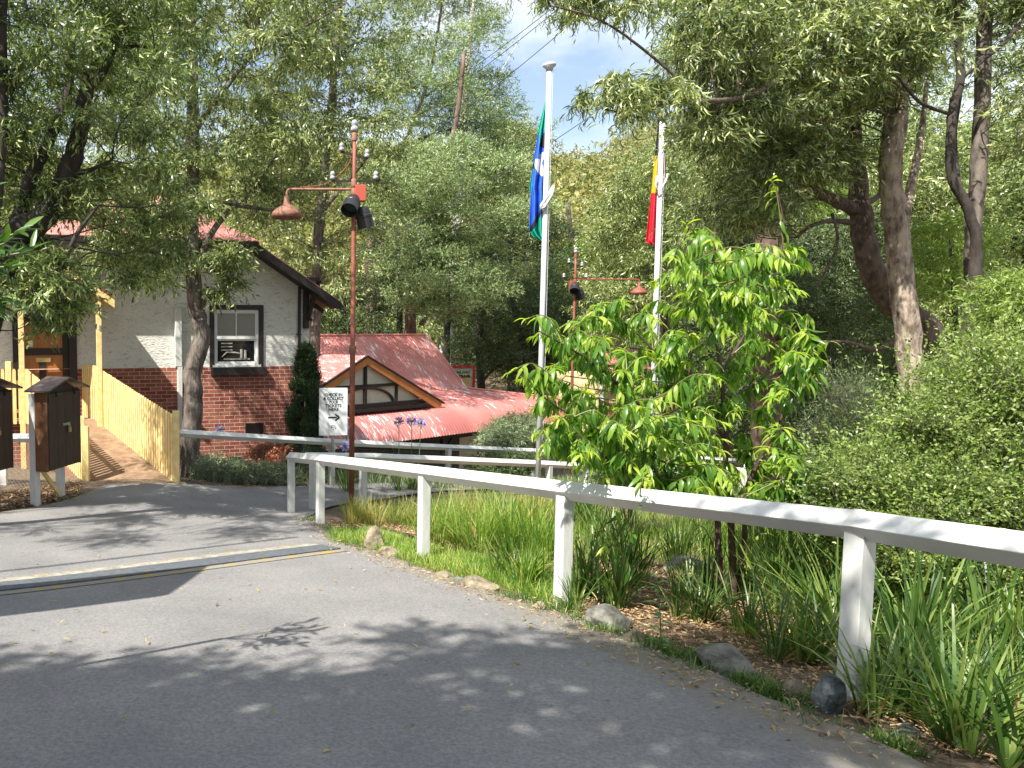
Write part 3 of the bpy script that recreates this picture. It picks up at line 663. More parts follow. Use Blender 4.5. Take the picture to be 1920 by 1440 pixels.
mb.tube([(xm - .33, .033, z0_ + .1), (xm - .22, .033, z0_ + .2), (xm - .02, .033, z0_ + .19), (xm + .08, .033, z0_ + .17)], [.012, .02, .025, .02], 6)
mb.tube([(xm + .13, .033, z0_ + .06), (xm + .13, .033, z0_ + .27)], .035, 8); mb.tube([(xm + .22, .033, z0_ + .06), (xm + .22, .033, z0_ + .25)], .035, 8)
mb.build('desk_items', M['blind'], wo_)
# door
db = MB(); zf = dz0
frame(db, dx0, dx1, zf, dz1, .16, -.05, .12, False); dw = (dx1 - dx0)
px0 = dx0 + .18; px1 = HP(118, 700)[0]
db.box((px1 + (dx1 - .16 - px1) / 2, .10, (zf + dz1) / 2), (dx1 - .16 - px1, .03, dz1 - zf)); 
zmid0 = HP(80, 653)[1]; zmid1 = HP(80, 666)[1]; db.box(((px0 + px1) / 2, .07, (zmid0 + zmid1) / 2), (px1 - px0, .04, zmid0 - zmid1))
door = MB(); door.box(((px0 + px1) / 2, .10, (zf + dz1) / 2 - .08), (px1 - px0, .04, dz1 - zf - .16))
do = db.build('door', M['darktrim'], house, bevel=.004); door.build('door_panel', M['door'], do, bevel=.004)
mb = MB(); mb.box(((px0 + px1) / 2 + .02, .06, HP(80, 675)[1]), (.30, .03, .09)); mb.build('letter_slot', M['brass'], do); mb = MB(); mb.box(((px0 + px1) / 2 + .0, .072, (zf + HP(80, 680)[1]) / 2), (.14, .02, HP(80, 680)[1] - zf)); mb.build('door_stile', M['darktrim'], do)
mb = MB(); hx, hz = HP(57.5, 646); mb.box((hx, .075, hz), (.1, .012, .1)); mb.build('notice', M['signw'], do)
mb = MB(); vx, vz = HP(476, 803); mb.box((vx, -.03, vz), (.42, .05, .25))
for i in range(6): mb.box((vx, -.058, vz - .1 + i * .04), (.36, .012, .018))
mb.build('vent', M['darktrim'], house)
# porch over the door
pg = MB(); yo = -1.15; pz = HP(183, 560, yo)[1]; ppx = HP(185, 600, yo)[0]; ppl = HP(39, 600, yo)[0]; pcx = (ppx + ppl) / 2; phw = ppx - pcx + .28
ptop = HP(168, 530, yo); psl = (ptop[1] - HP(214, 562, yo)[1]) / (HP(214, 562, yo)[0] - ptop[0]); pez = HP(214, 566, yo)[1]
pxe = HP(214, 566, yo)[0] - pcx; prz = pez + psl * pxe
for s in (1, -1): pg.prism([(pcx, yo - .1, prz + .09), (pcx + s * pxe, yo - .1, pez + .09), (pcx + s * pxe, -.02, pez + .09), (pcx, -.02, prz + .09)], (0, 0, -.05))
pg.build('porch_roof', M['rust'], house)
pb = MB()
for s in (1, -1): pb.prism([(pcx, yo - .125, prz + .03), (pcx + s * pxe, yo - .125, pez + .03), (pcx + s * pxe, yo - .125, pez - .13), (pcx, yo - .125, prz - .13)], (0, .035, 0)); pb.prism([(pcx, -.08, prz + .02), (pcx + s * pxe, -.08, pez + .02), (pcx + s * pxe, -.08, pez - .13), (pcx, -.08, prz - .13)], (0, .035, 0))
for s in (1, -1): pb.beam((pcx + s * (ppx - pcx), yo - .08, pez + .1), (pcx + s * (ppx - pcx), -.05, pez + .1), .07, .1)
pb.build('porch_bargeboard', M['cream'], house, bevel=.004)
for x, zlow in ((ppx, -1.2), (ppl, -1.2)):
    mb = MB(); mb.box((x, yo, (pez + .12 + zlow) / 2), (.105, .105, pez + .12 - zlow)); mb.build('porch_post', M['cream'], house, bevel=.005)
mb = MB(); mb.box((ppx + .01, yo - .06, HP(185, 614, yo)[1]), (.03, .02, .1)); mb.build('door_buzzer', M['porc'], house)

# ------------------------------------------------------------------ ramp and its two picket fences
ra_ = P(328, 906, 12.8); rb_ = P(181, 786, 16.0); la_ = P(163, 916, 12.7); lb_ = P(55, 800, 15.6)
ra_.z += .03; la_.z = ra_.z; zl = rb_.z; lb_.z = zl
ramp = thing('boardwalk_ramp', 'brown timber boardwalk ramp rising from the driveway to the house door', 'ramp', tuple((ra_ + la_) / 2))
mb = MB(); nb = 46
for i in range(nb):
    t0 = i / nb; t1 = (i + .93) / nb; p = la_.lerp(lb_, t0); q = ra_.lerp(rb_, t0); p1 = la_.lerp(lb_, t1); q1 = ra_.lerp(rb_, t1)
    mb.prism([p, q, q1, p1], (0, 0, -.03))
e1 = rb_ + hey * .0; 
mb.prism([lb_ - hex_ * .6, rb_ + hex_ * .1, rb_ + hex_ * .1 + hey * 1.2, lb_ - hex_ * .6 + hey * 1.6], (0, 0, -.03))
mb.build('deck', M['deck'], ramp)
mb = MB()
for A_, B_ in ((la_, lb_), (ra_, rb_)):
    mb.beam(A_ + Vector((0, 0, -.12)), B_ + Vector((0, 0, -.12)), .05, .16)
    for t_ in (.35, .7, 1.0): q = A_.lerp(B_, t_); g_ = G(q.x, q.y); mb.box((q.x, q.y, (q.z - .1 + g_) / 2), (.09, .09, abs(q.z - g_) + .1))
mb.build('bearers', M['rust2'], ramp); relparent(ramp)
def picket_fence(name, label, runs, ht, posts, rail_side):
    th = thing(name, label, 'fence', tuple(runs[0][0]), group='cream picket fences along the ramp')
    pk = MB(); rl = MB()
    for A_, B_ in runs:
        d = (B_ - A_); L_ = math.hypot(d.x, d.y); h = Vector((d.x, d.y, 0)).normalized(); nrm = Vector((-h.y, h.x, 0)) * rail_side; n = int(L_ / .098)
        for i in range(n):
            p = A_ + d * ((i + .5) / n) - nrm * .02; w = .034; t_ = .009; hh = ht + rnd.uniform(-.006, .006)
            pr = [p - h * w + Vector((0, 0, -.04)), p + h * w + Vector((0, 0, -.04)), p + h * w + Vector((0, 0, hh - .035)), p + h * w * .45 + Vector((0, 0, hh)), p - h * w * .45 + Vector((0, 0, hh)), p - h * w + Vector((0, 0, hh - .035))]
            pk.prism(pr, tuple(nrm * -.018))
        for z in (.22, ht - .28): rl.beam(A_ + Vector((0, 0, z)) + nrm * .012, B_ + Vector((0, 0, z)) + nrm * .012, .045, .075)
    pk.build('pickets', M['cream'], th); rl.build('rails', M['cream'], th)
    for p, z0, z1, s in posts: m_ = MB(); m_.box((p.x, p.y, (z0 + z1) / 2), (s, s, z1 - z0)); m_.build('post', M['cream'], th, bevel=.006)
    relparent(th); return th
rc = rb_ + (lb_ - rb_).normalized() * .22 + hey * .62
picket_fence('picket_fence', 'cream picket fence on the right side of the ramp, in front of the brick wall', [(ra_, rb_), (rb_, rc)], 1.13,
             [(ra_ + Vector((.03, -.03, 0)), ra_.z - .15, P(325, 770, 12.8).z, .11)], -1)
ll_ = P(42, 690, 15.6); ll2 = lb_.copy()
picket_fence('picket_fence', 'cream picket fence on the left side of the ramp, behind the brown cabinets', [(la_ + (lb_ - la_) * .0, lb_), (lb_, lb_ - hex_ * .55)], 1.08,
             [(la_ + Vector((.0, -.03, 0)), la_.z - .3, la_.z + .95, .10), (la_.lerp(lb_, .62), G(*la_.lerp(lb_, .62)[:2]) , la_.lerp(lb_, .62).z + 1.1, .1), (P(17, 700, 15.8), P(17, 700, 15.8).z - 1, P(17, 678, 15.8).z, .12)], -1)

# ------------------------------------------------------------------ white rail fences
def rail_fence(name, label, pts, posts, mesh=None, rr=.098, post=.1, group='white rail fences', endcap=0):
    """pts: rail axis points; posts: (point on axis) with feet on the ground"""
    th = thing(name, label, 'fence', (pts[0].x, pts[0].y, G(pts[0].x, pts[0].y)), group=group)
    P_ = [p.copy() for p in pts]
    for i in range(len(P_) - 1):
        mb = MB(); a_, b_ = P_[i], P_[i + 1]; d = (b_ - a_).normalized(); g_ = .0012
        # square timber set on edge, mitred at its joints
        def cut(j):
            if 0 < j < len(P_) - 1:
                n0 = (P_[j] - P_[j - 1]).normalized(); n1 = (P_[j + 1] - P_[j]).normalized(); return (n0 + n1).normalized()
            return (P_[1] - P_[0]).normalized() if j == 0 else (P_[-1] - P_[-2]).normalized()
        x = d.cross(Vector((0, 0, 1))).normalized(); z = x.cross(d); r = rr * .7071; vs = []
        for p, nc, sg in ((a_, cut(i), 1), (b_, cut(i + 1), -1)):
            for v in (x * r, z * r, -x * r, -z * r):
                q = p + v; tt = (p - q).dot(nc) / d.dot(nc); vs.append(q + d * (tt + sg * g_))
        mb.add(vs, [(0, 1, 2, 3), (7, 6, 5, 4), (0, 4, 5, 1), (1, 5, 6, 2), (2, 6, 7, 3), (3, 7, 4, 0)])
        mb.build('rail', M['white'], th, bevel=.004)
    for p, d in posts:
        mb = MB(); g_ = G(p.x, p.y) - .15; h = Vector((d[0], d[1], 0)).normalized(); n_h = Vector((-h.y, h.x, 0)); w = post / 2
        top = [(-w, -w), (w, -w), (w, w), (-w, w)]; vs = []
        for zz, tp in ((g_, 0), (p.z, 1)):
            for i, j in top:
                z_ = zz if not tp else p.z - rr * .70 + abs(j) * 1.0 - .004
                vs.append(Vector((p.x, p.y, z_)) + h * i + n_h * j)
        mb.add(vs, [(3, 2, 1, 0), (4, 5, 6, 7), (0, 1, 5, 4), (1, 2, 6, 5), (2, 3, 7, 6), (3, 0, 4, 7)])
        ppx_ = [Vector((p.x, p.y, p.z - rr * .7 - .002)) + h * i for i in (-w, w)]
        mb.build('post', M['white2'], th, bevel=.004)
    if len(P_) == 7:                      # sheet metal strap over the joint on the nearest post
        mb = MB(); p = P_[1]; d = (P_[2] - P_[0]).normalized(); x = d.cross(Vector((0, 0, 1))).normalized(); z = x.cross(d); r = rr * .7071 + .0025
        mb.tube([p - x * r * 1.0 + z * .0 , p - x * 0 + z * r], .0001, 3); mb = MB()
        for s0, s1 in (((-1, 0), (0, 1)),):
            q0 = p - x * r; q1 = p + z * r; n_ = (z - x).normalized() * .002
            mb.prism([q0 - d * .03, q0 + d * .03, q1 + d * .03, q1 - d * .03], n_)
        mb.build('joint_strap', M['white2'], th)
    if mesh:
        mb = MB(); s0, s1, ht = mesh
        for i in range(len(P_) - 1):
            a_, b_ = P_[i], P_[i + 1]; L_ = math.hypot(b_.x - a_.x, b_.y - a_.y)
            A = Vector((a_.x, a_.y, 0)); B = Vector((b_.x, b_.y, 0)); n = int(L_ / .075)
            zA = a_.z - .1; zB = b_.z - .1; k = int(ht / .075)
            def pt(u, v): t_ = u / max(n, 1); q = A.lerp(B, t_); q.z = zA + (zB - zA) * t_ - v * .075; return q
            for u in range(-k, n):
                for sg in (1, -1):
                    u0, v0, u1, v1 = (u, 0, u + k, k) if sg > 0 else (u + k, 0, u, k)
                    # clip to 0..n
                    c0 = max(0, min(n, u0)); c1 = max(0, min(n, u1)); 
                    if c0 == c1: continue
                    f0 = (c0 - u0) / (u1 - u0); f1 = (c1 - u0) / (u1 - u0)
                    mb.tube([pt(c0, f0 * k), pt(c1, f1 * k)], .0022, 3, cap=False)
        mb.build('wire_mesh', M['zinc'], th)
    relparent(th); return th
def rp(X, Y, d): p = P(X, Y, d); return p
np_ = [rp(2500, 1120, 2.1), rp(1614, 985, 3.68), rp(1060, 920, 5.64), rp(796, 886, 7.47), rp(601, 862, 10.0), rp(546, 857, 11.3)]
dirs = [(np_[i + 1] - np_[i]) for i in range(5)]
rail_fence('rail_fence', 'nearest white timber rail fence, on square posts along the driveway edge', np_ + [np_[-1] + dirs[-1].normalized() * .05],
           [(np_[1], (np_[2] - np_[1])), (np_[2], dirs[2]), (np_[3], dirs[3]), (np_[4], dirs[3]), (np_[5], dirs[4]), (np_[0], dirs[0])], rr=.105, post=.093)
B0 = rp(572, 856.5, 11.6); Bp = [B0, rp(700, 857, 12.9), rp(1000, 869, 15.0), rp(1120, 875, 15.9), rp(1290, 888, 17.4), rp(1520, 905, 19)]
rail_fence('rail_fence', 'middle white rail fence running right from the near corner post', Bp, [(rp(588, 857, 11.75), (1, .6)), (rp(681, 857, 12.8), (1, .6)), (rp(1030, 871, 15.2), (1, .6)), (rp(1100, 874, 15.75), (1, .6)), (rp(1215, 882, 16.7), (1, .6))])
Ap = [rp(334, 812, 12.95), rp(622, 829, 15.2), rp(841, 839, 17.3), rp(1000, 846, 18.8), rp(1290, 858, 22.), rp(1500, 872, 24)]
rail_fence('rail_fence', 'farthest white rail fence with wire mesh, between the ramp and the red roofed shed', Ap, [(rp(622, 829, 15.2), (1, .6)), (rp(841, 839, 17.3), (1, .6)), (rp(1000, 846, 18.8), (1, .6)), (rp(1145, 852, 20.4), (1, .6))], mesh=(0, 1, .82))
# short rail and mesh panel between the brown cabinets
q0 = P(0, 822, 12.0); q1 = P(70, 821, 11.6)
rail_fence('rail_fence', 'short white rail with wire mesh behind the brown cabinets', [q0 + Vector((-2., .2, .0)), q0, q1], [(q0 + Vector((.05, 0, 0)), (1, 0))], mesh=(0, 1, .7), rr=.1)

# ------------------------------------------------------------------ brown notice cabinets
def cabinet(corner, ztop, zbot, label, first=None):
    fd = Vector((.32, .947, 0)).normalized(); fn = Vector((fd.y, -fd.x, 0))       # along the front, front normal
    w, dp, h = .80, .20, ztop - zbot
    root = thing('notice_cabinet', label, 'cabinet', (corner.x + fd.x * w / 2 - fn.x * dp / 2, corner.y + fd.y * w / 2 - fn.y * dp / 2, G(corner.x, corner.y)), math.atan2(fd.y, fd.x), group='brown timber cabinets on white posts')
    z0 = zbot - root.location.z; z1 = ztop - root.location.z      # local: x along front, -y = front normal
    mb = MB(); mb.box((0, .01, (z0 + z1) / 2), (w - .004, dp - .03, h)); mb.prism([(-w / 2, -dp / 2 + .03, z1), (w / 2, -dp / 2 + .03, z1), (0, -dp / 2 + .03, z1 + .17)], (0, dp - .05, 0)); mb.build('body', M['brown'], root, bevel=.004)
    for s in (-1, 1): mb = MB(); mb.box((s * (w / 2 + .011), 0, (z0 + z1) / 2), (.02, dp, h + .005)); mb.build('side_panel', M['brownlit'], root, bevel=.003)
    dm = MB()
    for i in range(4): dm.box((-w / 2 + w / 8 + i * w / 4, -dp / 2 - .002, (z0 + z1) / 2 + .0), (w / 4 - .006, .03, h - .03))
    dm.box((0, -dp / 2 + .016, (z0 + z1) / 2), (w - .01, .012, h - .04))
    d_o = dm.build('door', M['brown'], root, bevel=.003)
    mb = MB(); mb.box((-.02, -dp / 2 - .03, z0 + h * .57), (.13, .012, .035)); mb.box((.05, -dp / 2 - .04, z0 + h * .565), (.035, .02, .05)); mb.build('hasp', M['metal'], d_o, bevel=.002)
    mb = MB(); mb.box((.055, -dp / 2 - .05, z0 + h * .49), (.055, .025, .065)); mb.tube([(.038, -dp / 2 - .05, z0 + h * .51), (.038, -dp / 2 - .05, z0 + h * .56), (.055, -dp / 2 - .05, z0 + h * .575), (.072, -dp / 2 - .05, z0 + h * .56), (.072, -dp / 2 - .05, z0 + h * .51)], .005, 6); mb.build('padlock', M['brass'], d_o, bevel=.002)
    for x in (-.22, .24): m_ = MB(); m_.box((x, -dp / 2 - .025, z1 - .03), (.03, .02, .07)); m_.build('hinge', M['black'], d_o)
    rf = MB(); t_ = .022
    for s in (1, -1): rf.prism([(0, -dp / 2 - .10, z1 + .20), (s * (w / 2 + .13), -dp / 2 - .10, z1 + .035), (s * (w / 2 + .13), dp / 2 + .08, z1 + .035), (0, dp / 2 + .08, z1 + .20)], (0, 0, -t_))
    rf.build('roof', M['rust3'], root)
    for x in (-w / 2 + .04, w / 2 - .14): m_ = MB(); m_.box((x, dp / 2 + .055, (z1 - .02 - .3) / 2), (.1, .1, z1 + .28)); m_.build('post', M['white'], root, bevel=.005)
    m_ = MB(); m_.beam((-w / 2 + .1, dp / 2 + .03, z0 + .05), (w / 2 - .2, dp / 2 + .03, .05), .03, .06); m_.build('brace', M['cream'], root)
    return root
M['rust3'] = mat('brown_metal_cap', (.07, .042, .032), .5, (.15, .10, .085), 6)
c2 = P(92, 885, 10.4); cabinet(c2, P(92, 737, 10.4).z, c2.z, 'brown timber cabinet with pitched cap and padlock, whole, at the foot of the ramp')
c1 = c2 + Vector((-.80, -.60, .03)); cabinet(c1, P(92, 737, 10.4).z + .03, c1.z, 'leftmost brown timber cabinet, cut by the left edge of the photo')
# ------------------------------------------------------------------ lettering
def text_mesh(body, size, bold=0.0, depth=.002, align='CENTER'):
    c = bpy.data.curves.new('lettering', 'FONT'); c.body = body; c.size = size; c.align_x = align; c.offset = bold; c.extrude = depth; c.space_line = .8; c.resolution_u = 3
    o = bpy.data.objects.new('lettering', c); COL.objects.link(o); bpy.context.view_layer.update()
    me = bpy.data.meshes.new_from_object(o.evaluated_get(bpy.context.evaluated_depsgraph_get())); COL.objects.unlink(o); bpy.data.objects.remove(o); return me
def put_text(body, size, loc, parent, m, name='lettering', bold=0., width=None):
    me = text_mesh(body, size, bold); me.materials.append(m); o = bpy.data.objects.new(name, me); link(o, parent)
    o.location = loc; o.rotation_euler = (R(90), 0, 0)
    if width:
        xs = [v.co.x for v in me.vertices]; k = width / (max(xs) - min(xs)); o.scale = (k, 1, 1)
    return o
# check-in sign, on a post of the far rail fence
sp = P(625, 772, 14.95); W_, H_ = px2m(55, 14.95), px2m(90, 14.95)
sg = thing('direction_sign', 'white rectangular sign reading CHECK IN & COLLECT YOUR TICKETS HERE with an arrow', 'sign', (sp.x, sp.y, G(sp.x, sp.y)), R(9)); z0 = sp.z - sg.location.z
mb = MB(); mb.box((0, 0, z0), (W_, .012, H_)); mb.build('panel', M['signw'], sg, bevel=.002)
mb = MB(); mb.box((0, .035, z0 - .3), (.045, .045, H_ + .5)); mb.build('post', M['zinc'], sg)
k = H_ / 90
for ln, dy, ww in (('CHECK IN', -32.0, 34), ('& COLLECT', -25.0, 39), ('YOUR', -18.2, 19), ('TICKETS', -11.2, 31), ('HERE', -4.2, 19)):
    put_text(ln, 7.9 * k, (.0, -.0075, z0 - (dy + 2.5) * k), sg, M['ink'], bold=.0018, width=ww * k)
mb = MB(); mb.box((-.018, -.008, z0 - 10.8 * k), (17 * k, .004, 2.6 * k))
for s in (1, -1): mb.beam((11.5 * k, -.008, z0 - 10.8 * k), (3.5 * k, -.008, z0 - (10.8 + s * 6.0) * k), 3.0 * k, .004, up=(0, 1, 0))
mb.build('arrow', M['ink'], sg)
mb = MB(); cz = z0 - 30 * k
for pts in ([(-5, 1.5), (-3.5, 3.6), (-1, 4.1), (2, 3.4), (4.5, 1.2), (5, -1), (3.5, -2.6)], [(-5, 1.5), (-3.8, .2), (-1, 1.6), (1.5, 0.2), (3.5, -2.6)], [(-3.8, .2), (-2.6, -2.2), (-.2, -3.6), (1.0, -3.2)]):
    mb.tube([(x * k, -.008, cz + z * k) for x, z in pts], .0045, 5)
mb.tube([(0, -.008, cz - 5.6 * k), (0.1 * k, -.008, cz - 6.3 * k)], .005, 5)
mb.build('emblem', M['ink'], sg)

# ------------------------------------------------------------------ old railway lamp posts
def insulator(mb, c, s=1.):
    mb.lathe([(.0, 0), (.034 * s, 0), (.046 * s, .02 * s), (.044 * s, .05 * s), (.028 * s, .06 * s), (.042 * s, .075 * s), (.042 * s, .10 * s), (.026 * s, .135 * s), (.0, .145 * s)], c, 12)
def lamp_post(X, Yb, d, Ytop, Yarm, arm, side, label, m, boxside=1, loops=True):
    b = P(X, Yb, d); gz = G(b.x, b.y); b.z = 0; s = d / F
    root = thing('lamp_post', label, 'lamp post', (b.x, b.y, gz), group='old oxide red railway lamp posts')
    ztop = P(X, Ytop, d).z - gz; za = P(X, Yarm, d).z - gz
    mb = MB(); r1 = .038; zj = P(X, 655, d).z - gz if X < 800 else za - 2.2
    mb.lathe([(r1 * 1.15, -.2), (r1 * 1.15, zj - .08), (r1 * 1.2, zj), (r1 * 1.0, zj + .02), (r1 * .95, za - .1), (r1 * .8, za + .2), (r1 * .75, ztop - .35)], (0, 0, 0), 16)
    mb.build('pole', M['rust'], root, smooth=True)
    mb = MB()
    for z, r in ((zj, .055), (za + .10, .045), (za - .05, .045), (ztop - .34, .042)): mb.lathe([(r, -.06), (r * 1.08, -.03), (r * 1.08, .03), (r, .06)], (0, 0, z), 16)
    mb.build('collar', m, root)
    mb = MB(); al = arm; mb.tube(smooth_pts([(0, 0, za), (side * al * .6, 0, za + .0), (side * (al - .08), 0, za), (side * (al - .01), 0, za - .03), (side * al, 0, za - .12)], None, 5)[0], .022, 10); mb.build('arm', m, root, smooth=True)
    mb = MB(); mb.lathe([(.03, 0), (.045, -.03), (.05, -.10), (.065, -.14), (.15, -.19), (.225, -.25), (.235, -.29), (.232, -.345), (.222, -.345), (.215, -.28), (.10, -.19), (.0, -.17)], (side * al, 0, za - .10), 24); mb.build('lamp_shade', m, root, smooth=True)
    mb = MB(); ct = smooth_pts([(side * .03, 0, za + .62), (side * .10, 0, za + .38), (side * .42, 0, za + .10), (side * .85 * min(1, al), 0, za + .035)], None, 6)[0]; mb.tube(ct, .008, 5); mb.build('cable', M['rust'], root)
    for ax, nm in ((.0, 0),):
        mb = MB(); insulator(mb, (0, 0, ztop - .26), 1.3); mb.build('insulator', M['porc'], root, smooth=True)
    mb = MB(); z1 = ztop - .62; z2 = ztop - 1.02
    mb.beam((-.22, 0, z1 + .05), (.22, 0, z1 - .05), .02, .035); mb.beam((-.36, 0, z2), (.36, 0, z2), .025, .03); mb.build('crossarm', M['darktrim'], root)
    for x, z in ((-.20, z1 + .06), (.20, z1 - .04), (-.34, z2 + .02), (.34, z2 + .02)):
        mb = MB(); insulator(mb, (x, 0, z), .95); mb.build('insulator', M['porc'], root, smooth=True)
    mb = MB(); mb.box((boxside * .095, -.03, z2 - .20), (.17, .14, .25)); mb.build('junction_box', M['rust'] if X > 800 else M['redbox'], root, bevel=.01)
    for q, (dx, dy, dz, dv) in enumerate(((-.06, -.14, -.27, (-.30, -.62, -.62)), (.17, .02, -.46, (.22, .10, -.95)))):
        Mx = Vector(dv).to_track_quat('-Z', 'Y').to_matrix()
        mb = MB(); mb.lathe([(.05, .20), (.10, .17), (.118, .10), (.122, .07), (.134, .06), (.134, .03), (.128, .02), (.132, -.14), (.124, -.14), (.118, -.05), (0, -.05)], (dx, dy, za + dz), 20, Mx)
        fl = mb.build('floodlight', M['blackgloss'], root, smooth=False)
        mb = MB(); mb.lathe([(.0, -.058), (.115, -.058), (.115, -.064), (0, -.064)], (dx, dy, za + dz), 20, Mx); mb.build('lens', M['glass'], fl)
        mb = MB(); mb.tube([Vector((dx, dy, za + dz)) + Mx @ Vector((0, 0, .16)), (0, 0, za + dz + .16)], .02, 6); mb.build('bracket', M['alu'], fl)
    return root
M['redbox'] = mat('bright_red_box', (.40, .075, .045), .5)
lamp_post(659, 900, 12.3, 215, 355, 1.06, -1, 'nearer rusty red railway lamp post with white insulators, its lamp arm to the left', M['rust2'])
lamp_post(1076, 600, 23.5, 458, 524, 1.95, 1, 'distant oxide red railway lamp post behind the bright green tree, its arm to the right', M['rust'], boxside=-1)

# ------------------------------------------------------------------ flagpoles and flags
def flagpole(X0, Y0, X1, Y1, d, label, cap=True, lashY=390, topY=None):
    b = P(X0, Y0, d); t = P(X1, Y1, d); gz = G(b.x, b.y)
    root = thing('flagpole', label, 'flagpole', (b.x, b.y, gz), group='white flagpoles')
    dx = (t.x - b.x) / (t.z - b.z); zt_ = t.z - gz
    mb = MB(); mb.tube([(dx * (-.2), 0, -.2), (dx * zt_ * .5, 0, zt_ * .5), (dx * zt_, 0, zt_)], [.046, .043, .038], 18); mb.build('pole', M['pole'], root, smooth=True)
    mb = MB(); mb.lathe([(.045, -.08), (.06, -.03), (.10, .0), (.105, .03), (.07, .05), (0, .055)], (dx * zt_, 0, zt_), 20); mb.build('cap', M['pole'], root, smooth=True)
    zl_ = P(X1, lashY, d).z - gz; c = Vector((dx * zl_, -.065, zl_)); mb = MB()
    if cap: mb.tube([c + Vector((.10, 0, .22)), c + Vector((.0, -.02, .05)), c + Vector((-.10, -.01, -.10)), c + Vector((-.105, .0, -.15)), c + Vector((-.05, -.02, -.13)), c + Vector((.06, -.02, .06)), c + Vector((.10, 0, .2))], [.022, .028, .024, .02, .022, .026, .02], 8)
    else:
        mb.tube([c + Vector((-.09, 0, .12)), c + Vector((-.12, -.02, -.02)), c + Vector((-.09, -.03, -.12)), c + Vector((-.03, -.03, -.10)), c + Vector((.05, -.02, .03)), c + Vector((.09, 0, .16))], .014, 8)
    mb.build('halyard_ring', M['pole'], root, smooth=True)
    mb = MB(); mb.tube([(dx * zt_ + .05, -.03, zt_ - .05), (dx * 1.2 + .055, -.03, 1.2)], .004, 4, cap=False); mb.build('halyard', M['pole'], root)
    return root, b, dx
flagpole(1008, 910, 1030, 124, 12.7, 'nearer tall white flagpole with a flat round cap, flying the blue and green flag', True, 375)
flagpole(1228, 640, 1242.5, 218, 13.2, 'second white flagpole further right, half hidden by leaves, with the black yellow and red flag', False, 345)
def seg_in(poly, x, y):
    c = False; j = len(poly) - 1
    for i in range(len(poly)):
        xi, yi = poly[i]; xj, yj = poly[j]
        if (yi > y) != (yj > y) and x < (xj - xi) * (y - yi) / (yj - yi) + xi: c = not c
        j = i
    return c
def flag(label, left, right, d, zones, mats, nx=40, ny=130, fold=2.5, amp=.07, cat='flag'):
    """hanging cloth whose edges are given at heights: left/right: list of (Y, X)"""
    ly = [p[0] for p in left]; lx_ = [p[1] for p in left]; ry = [p[0] for p in right]; rx_ = [p[1] for p in right]
    y0 = min(ly); y1 = max(ly); V = []; fs = []; mi = []
    for j in range(ny + 1):
        Y = y0 + (y1 - y0) * j / ny; xl = np.interp(Y, ly, lx_); xr = np.interp(Y, ry, rx_)
        for i in range(nx + 1):
            t_ = i / nx; a_ = amp * min(1, j / ny * 3); dd = d + .06 + a_ * math.sin(t_ * fold * 2 * math.pi + .8 * math.sin(j / ny * 4)) * (.5 + .5 * math.sin(t_ * math.pi)) + .3 * t_ * 0
            V.append(P(xl + (xr - xl) * t_, Y, dd))
    for j in range(ny):
        for i in range(nx):
            a_ = j * (nx + 1) + i; fs.append((a_, a_ + 1, a_ + nx + 2, a_ + nx + 1))
            X = (np.interp(y0 + (y1 - y0) * (j + .5) / ny, ly, lx_) * (1 - (i + .5) / nx) + np.interp(y0 + (y1 - y0) * (j + .5) / ny, ry, rx_) * (i + .5) / nx); Y = y0 + (y1 - y0) * (j + .5) / ny
            k = 0
            for q, zp in zones:
                if seg_in(zp, X, Y): k = q
            mi.append(k)
    mb = MB(); mb.v = [tuple(v) for v in V]; mb.f = fs; mb.m = mi; o = mb.build('flag', mats, None, smooth=True)
    o.modifiers.new('cloth', 'SOLIDIFY').thickness = .003
    c = P(lx_[0], y0, d); o.data.transform(Matrix.Translation(-c)); o.location = c; tag(o, label, cat, 'flags hanging slack on the flagpoles'); return o
FB = mat('flag_blue', (.02, .10, .52), .6, (.03, .14, .62), 4); FG = mat('flag_green', (.0, .25, .17), .6, (.0, .32, .22), 4); FK = mat('flag_black', (.012, .012, .02), .7); FW = mat('flag_white', (.75, .75, .82), .6)
FY = mat('flag_yellow', (.72, .42, .01), .6); FR = mat('flag_red', (.50, .008, .025), .6, (.60, .015, .035), 4)
def fp(lst, s=5.1417, ox=960, oy=180): return [(ox + x / s, oy + y / s) for x, y in lst]
flag('green, blue and white flag hanging slack on the nearer flagpole',
     [(p[1], p[0]) for p in fp([(322, 40), (290, 170), (255, 320), (205, 640), (168, 880), (178, 960), (165, 1300), (200, 1350), (285, 1405)])],
     [(p[1], p[0]) for p in fp([(340, 40), (345, 300), (350, 640), (330, 900), (320, 1200), (312, 1405)])], 12.7,
     [(0, fp([(0, 0), (600, 0), (600, 1500), (0, 1500)])),
      (1, fp([(200, 0), (600, 0), (600, 260), (305, 330), (262, 480), (262, 380), (250, 318)])), (2, fp([(262, 480), (305, 360), (420, 300), (420, 520), (300, 500)])),
      (1, fp([(150, 690), (205, 690), (200, 760), (180, 960), (150, 960)])), (2, fp([(190, 650), (222, 650), (212, 705), (190, 705)])),
      (3, fp([(262, 575), (290, 540), (400, 530), (400, 780), (290, 772), (240, 730), (220, 670), (228, 610), (272, 612)])),
      (0, fp([(300, 610), (400, 600), (400, 700), (305, 690), (288, 650)])),
      (2, fp([(400, 1010), (290, 1075), (220, 1190), (150, 1330), (200, 1310), (295, 1110), (400, 1060)])), (1, fp([(400, 1080), (290, 1130), (215, 1280), (170, 1320), (240, 1500), (400, 1500)]))],
     [FB, FG, FK, FW])
def f2(lst): return fp(lst, 5.54, 1180, 220)
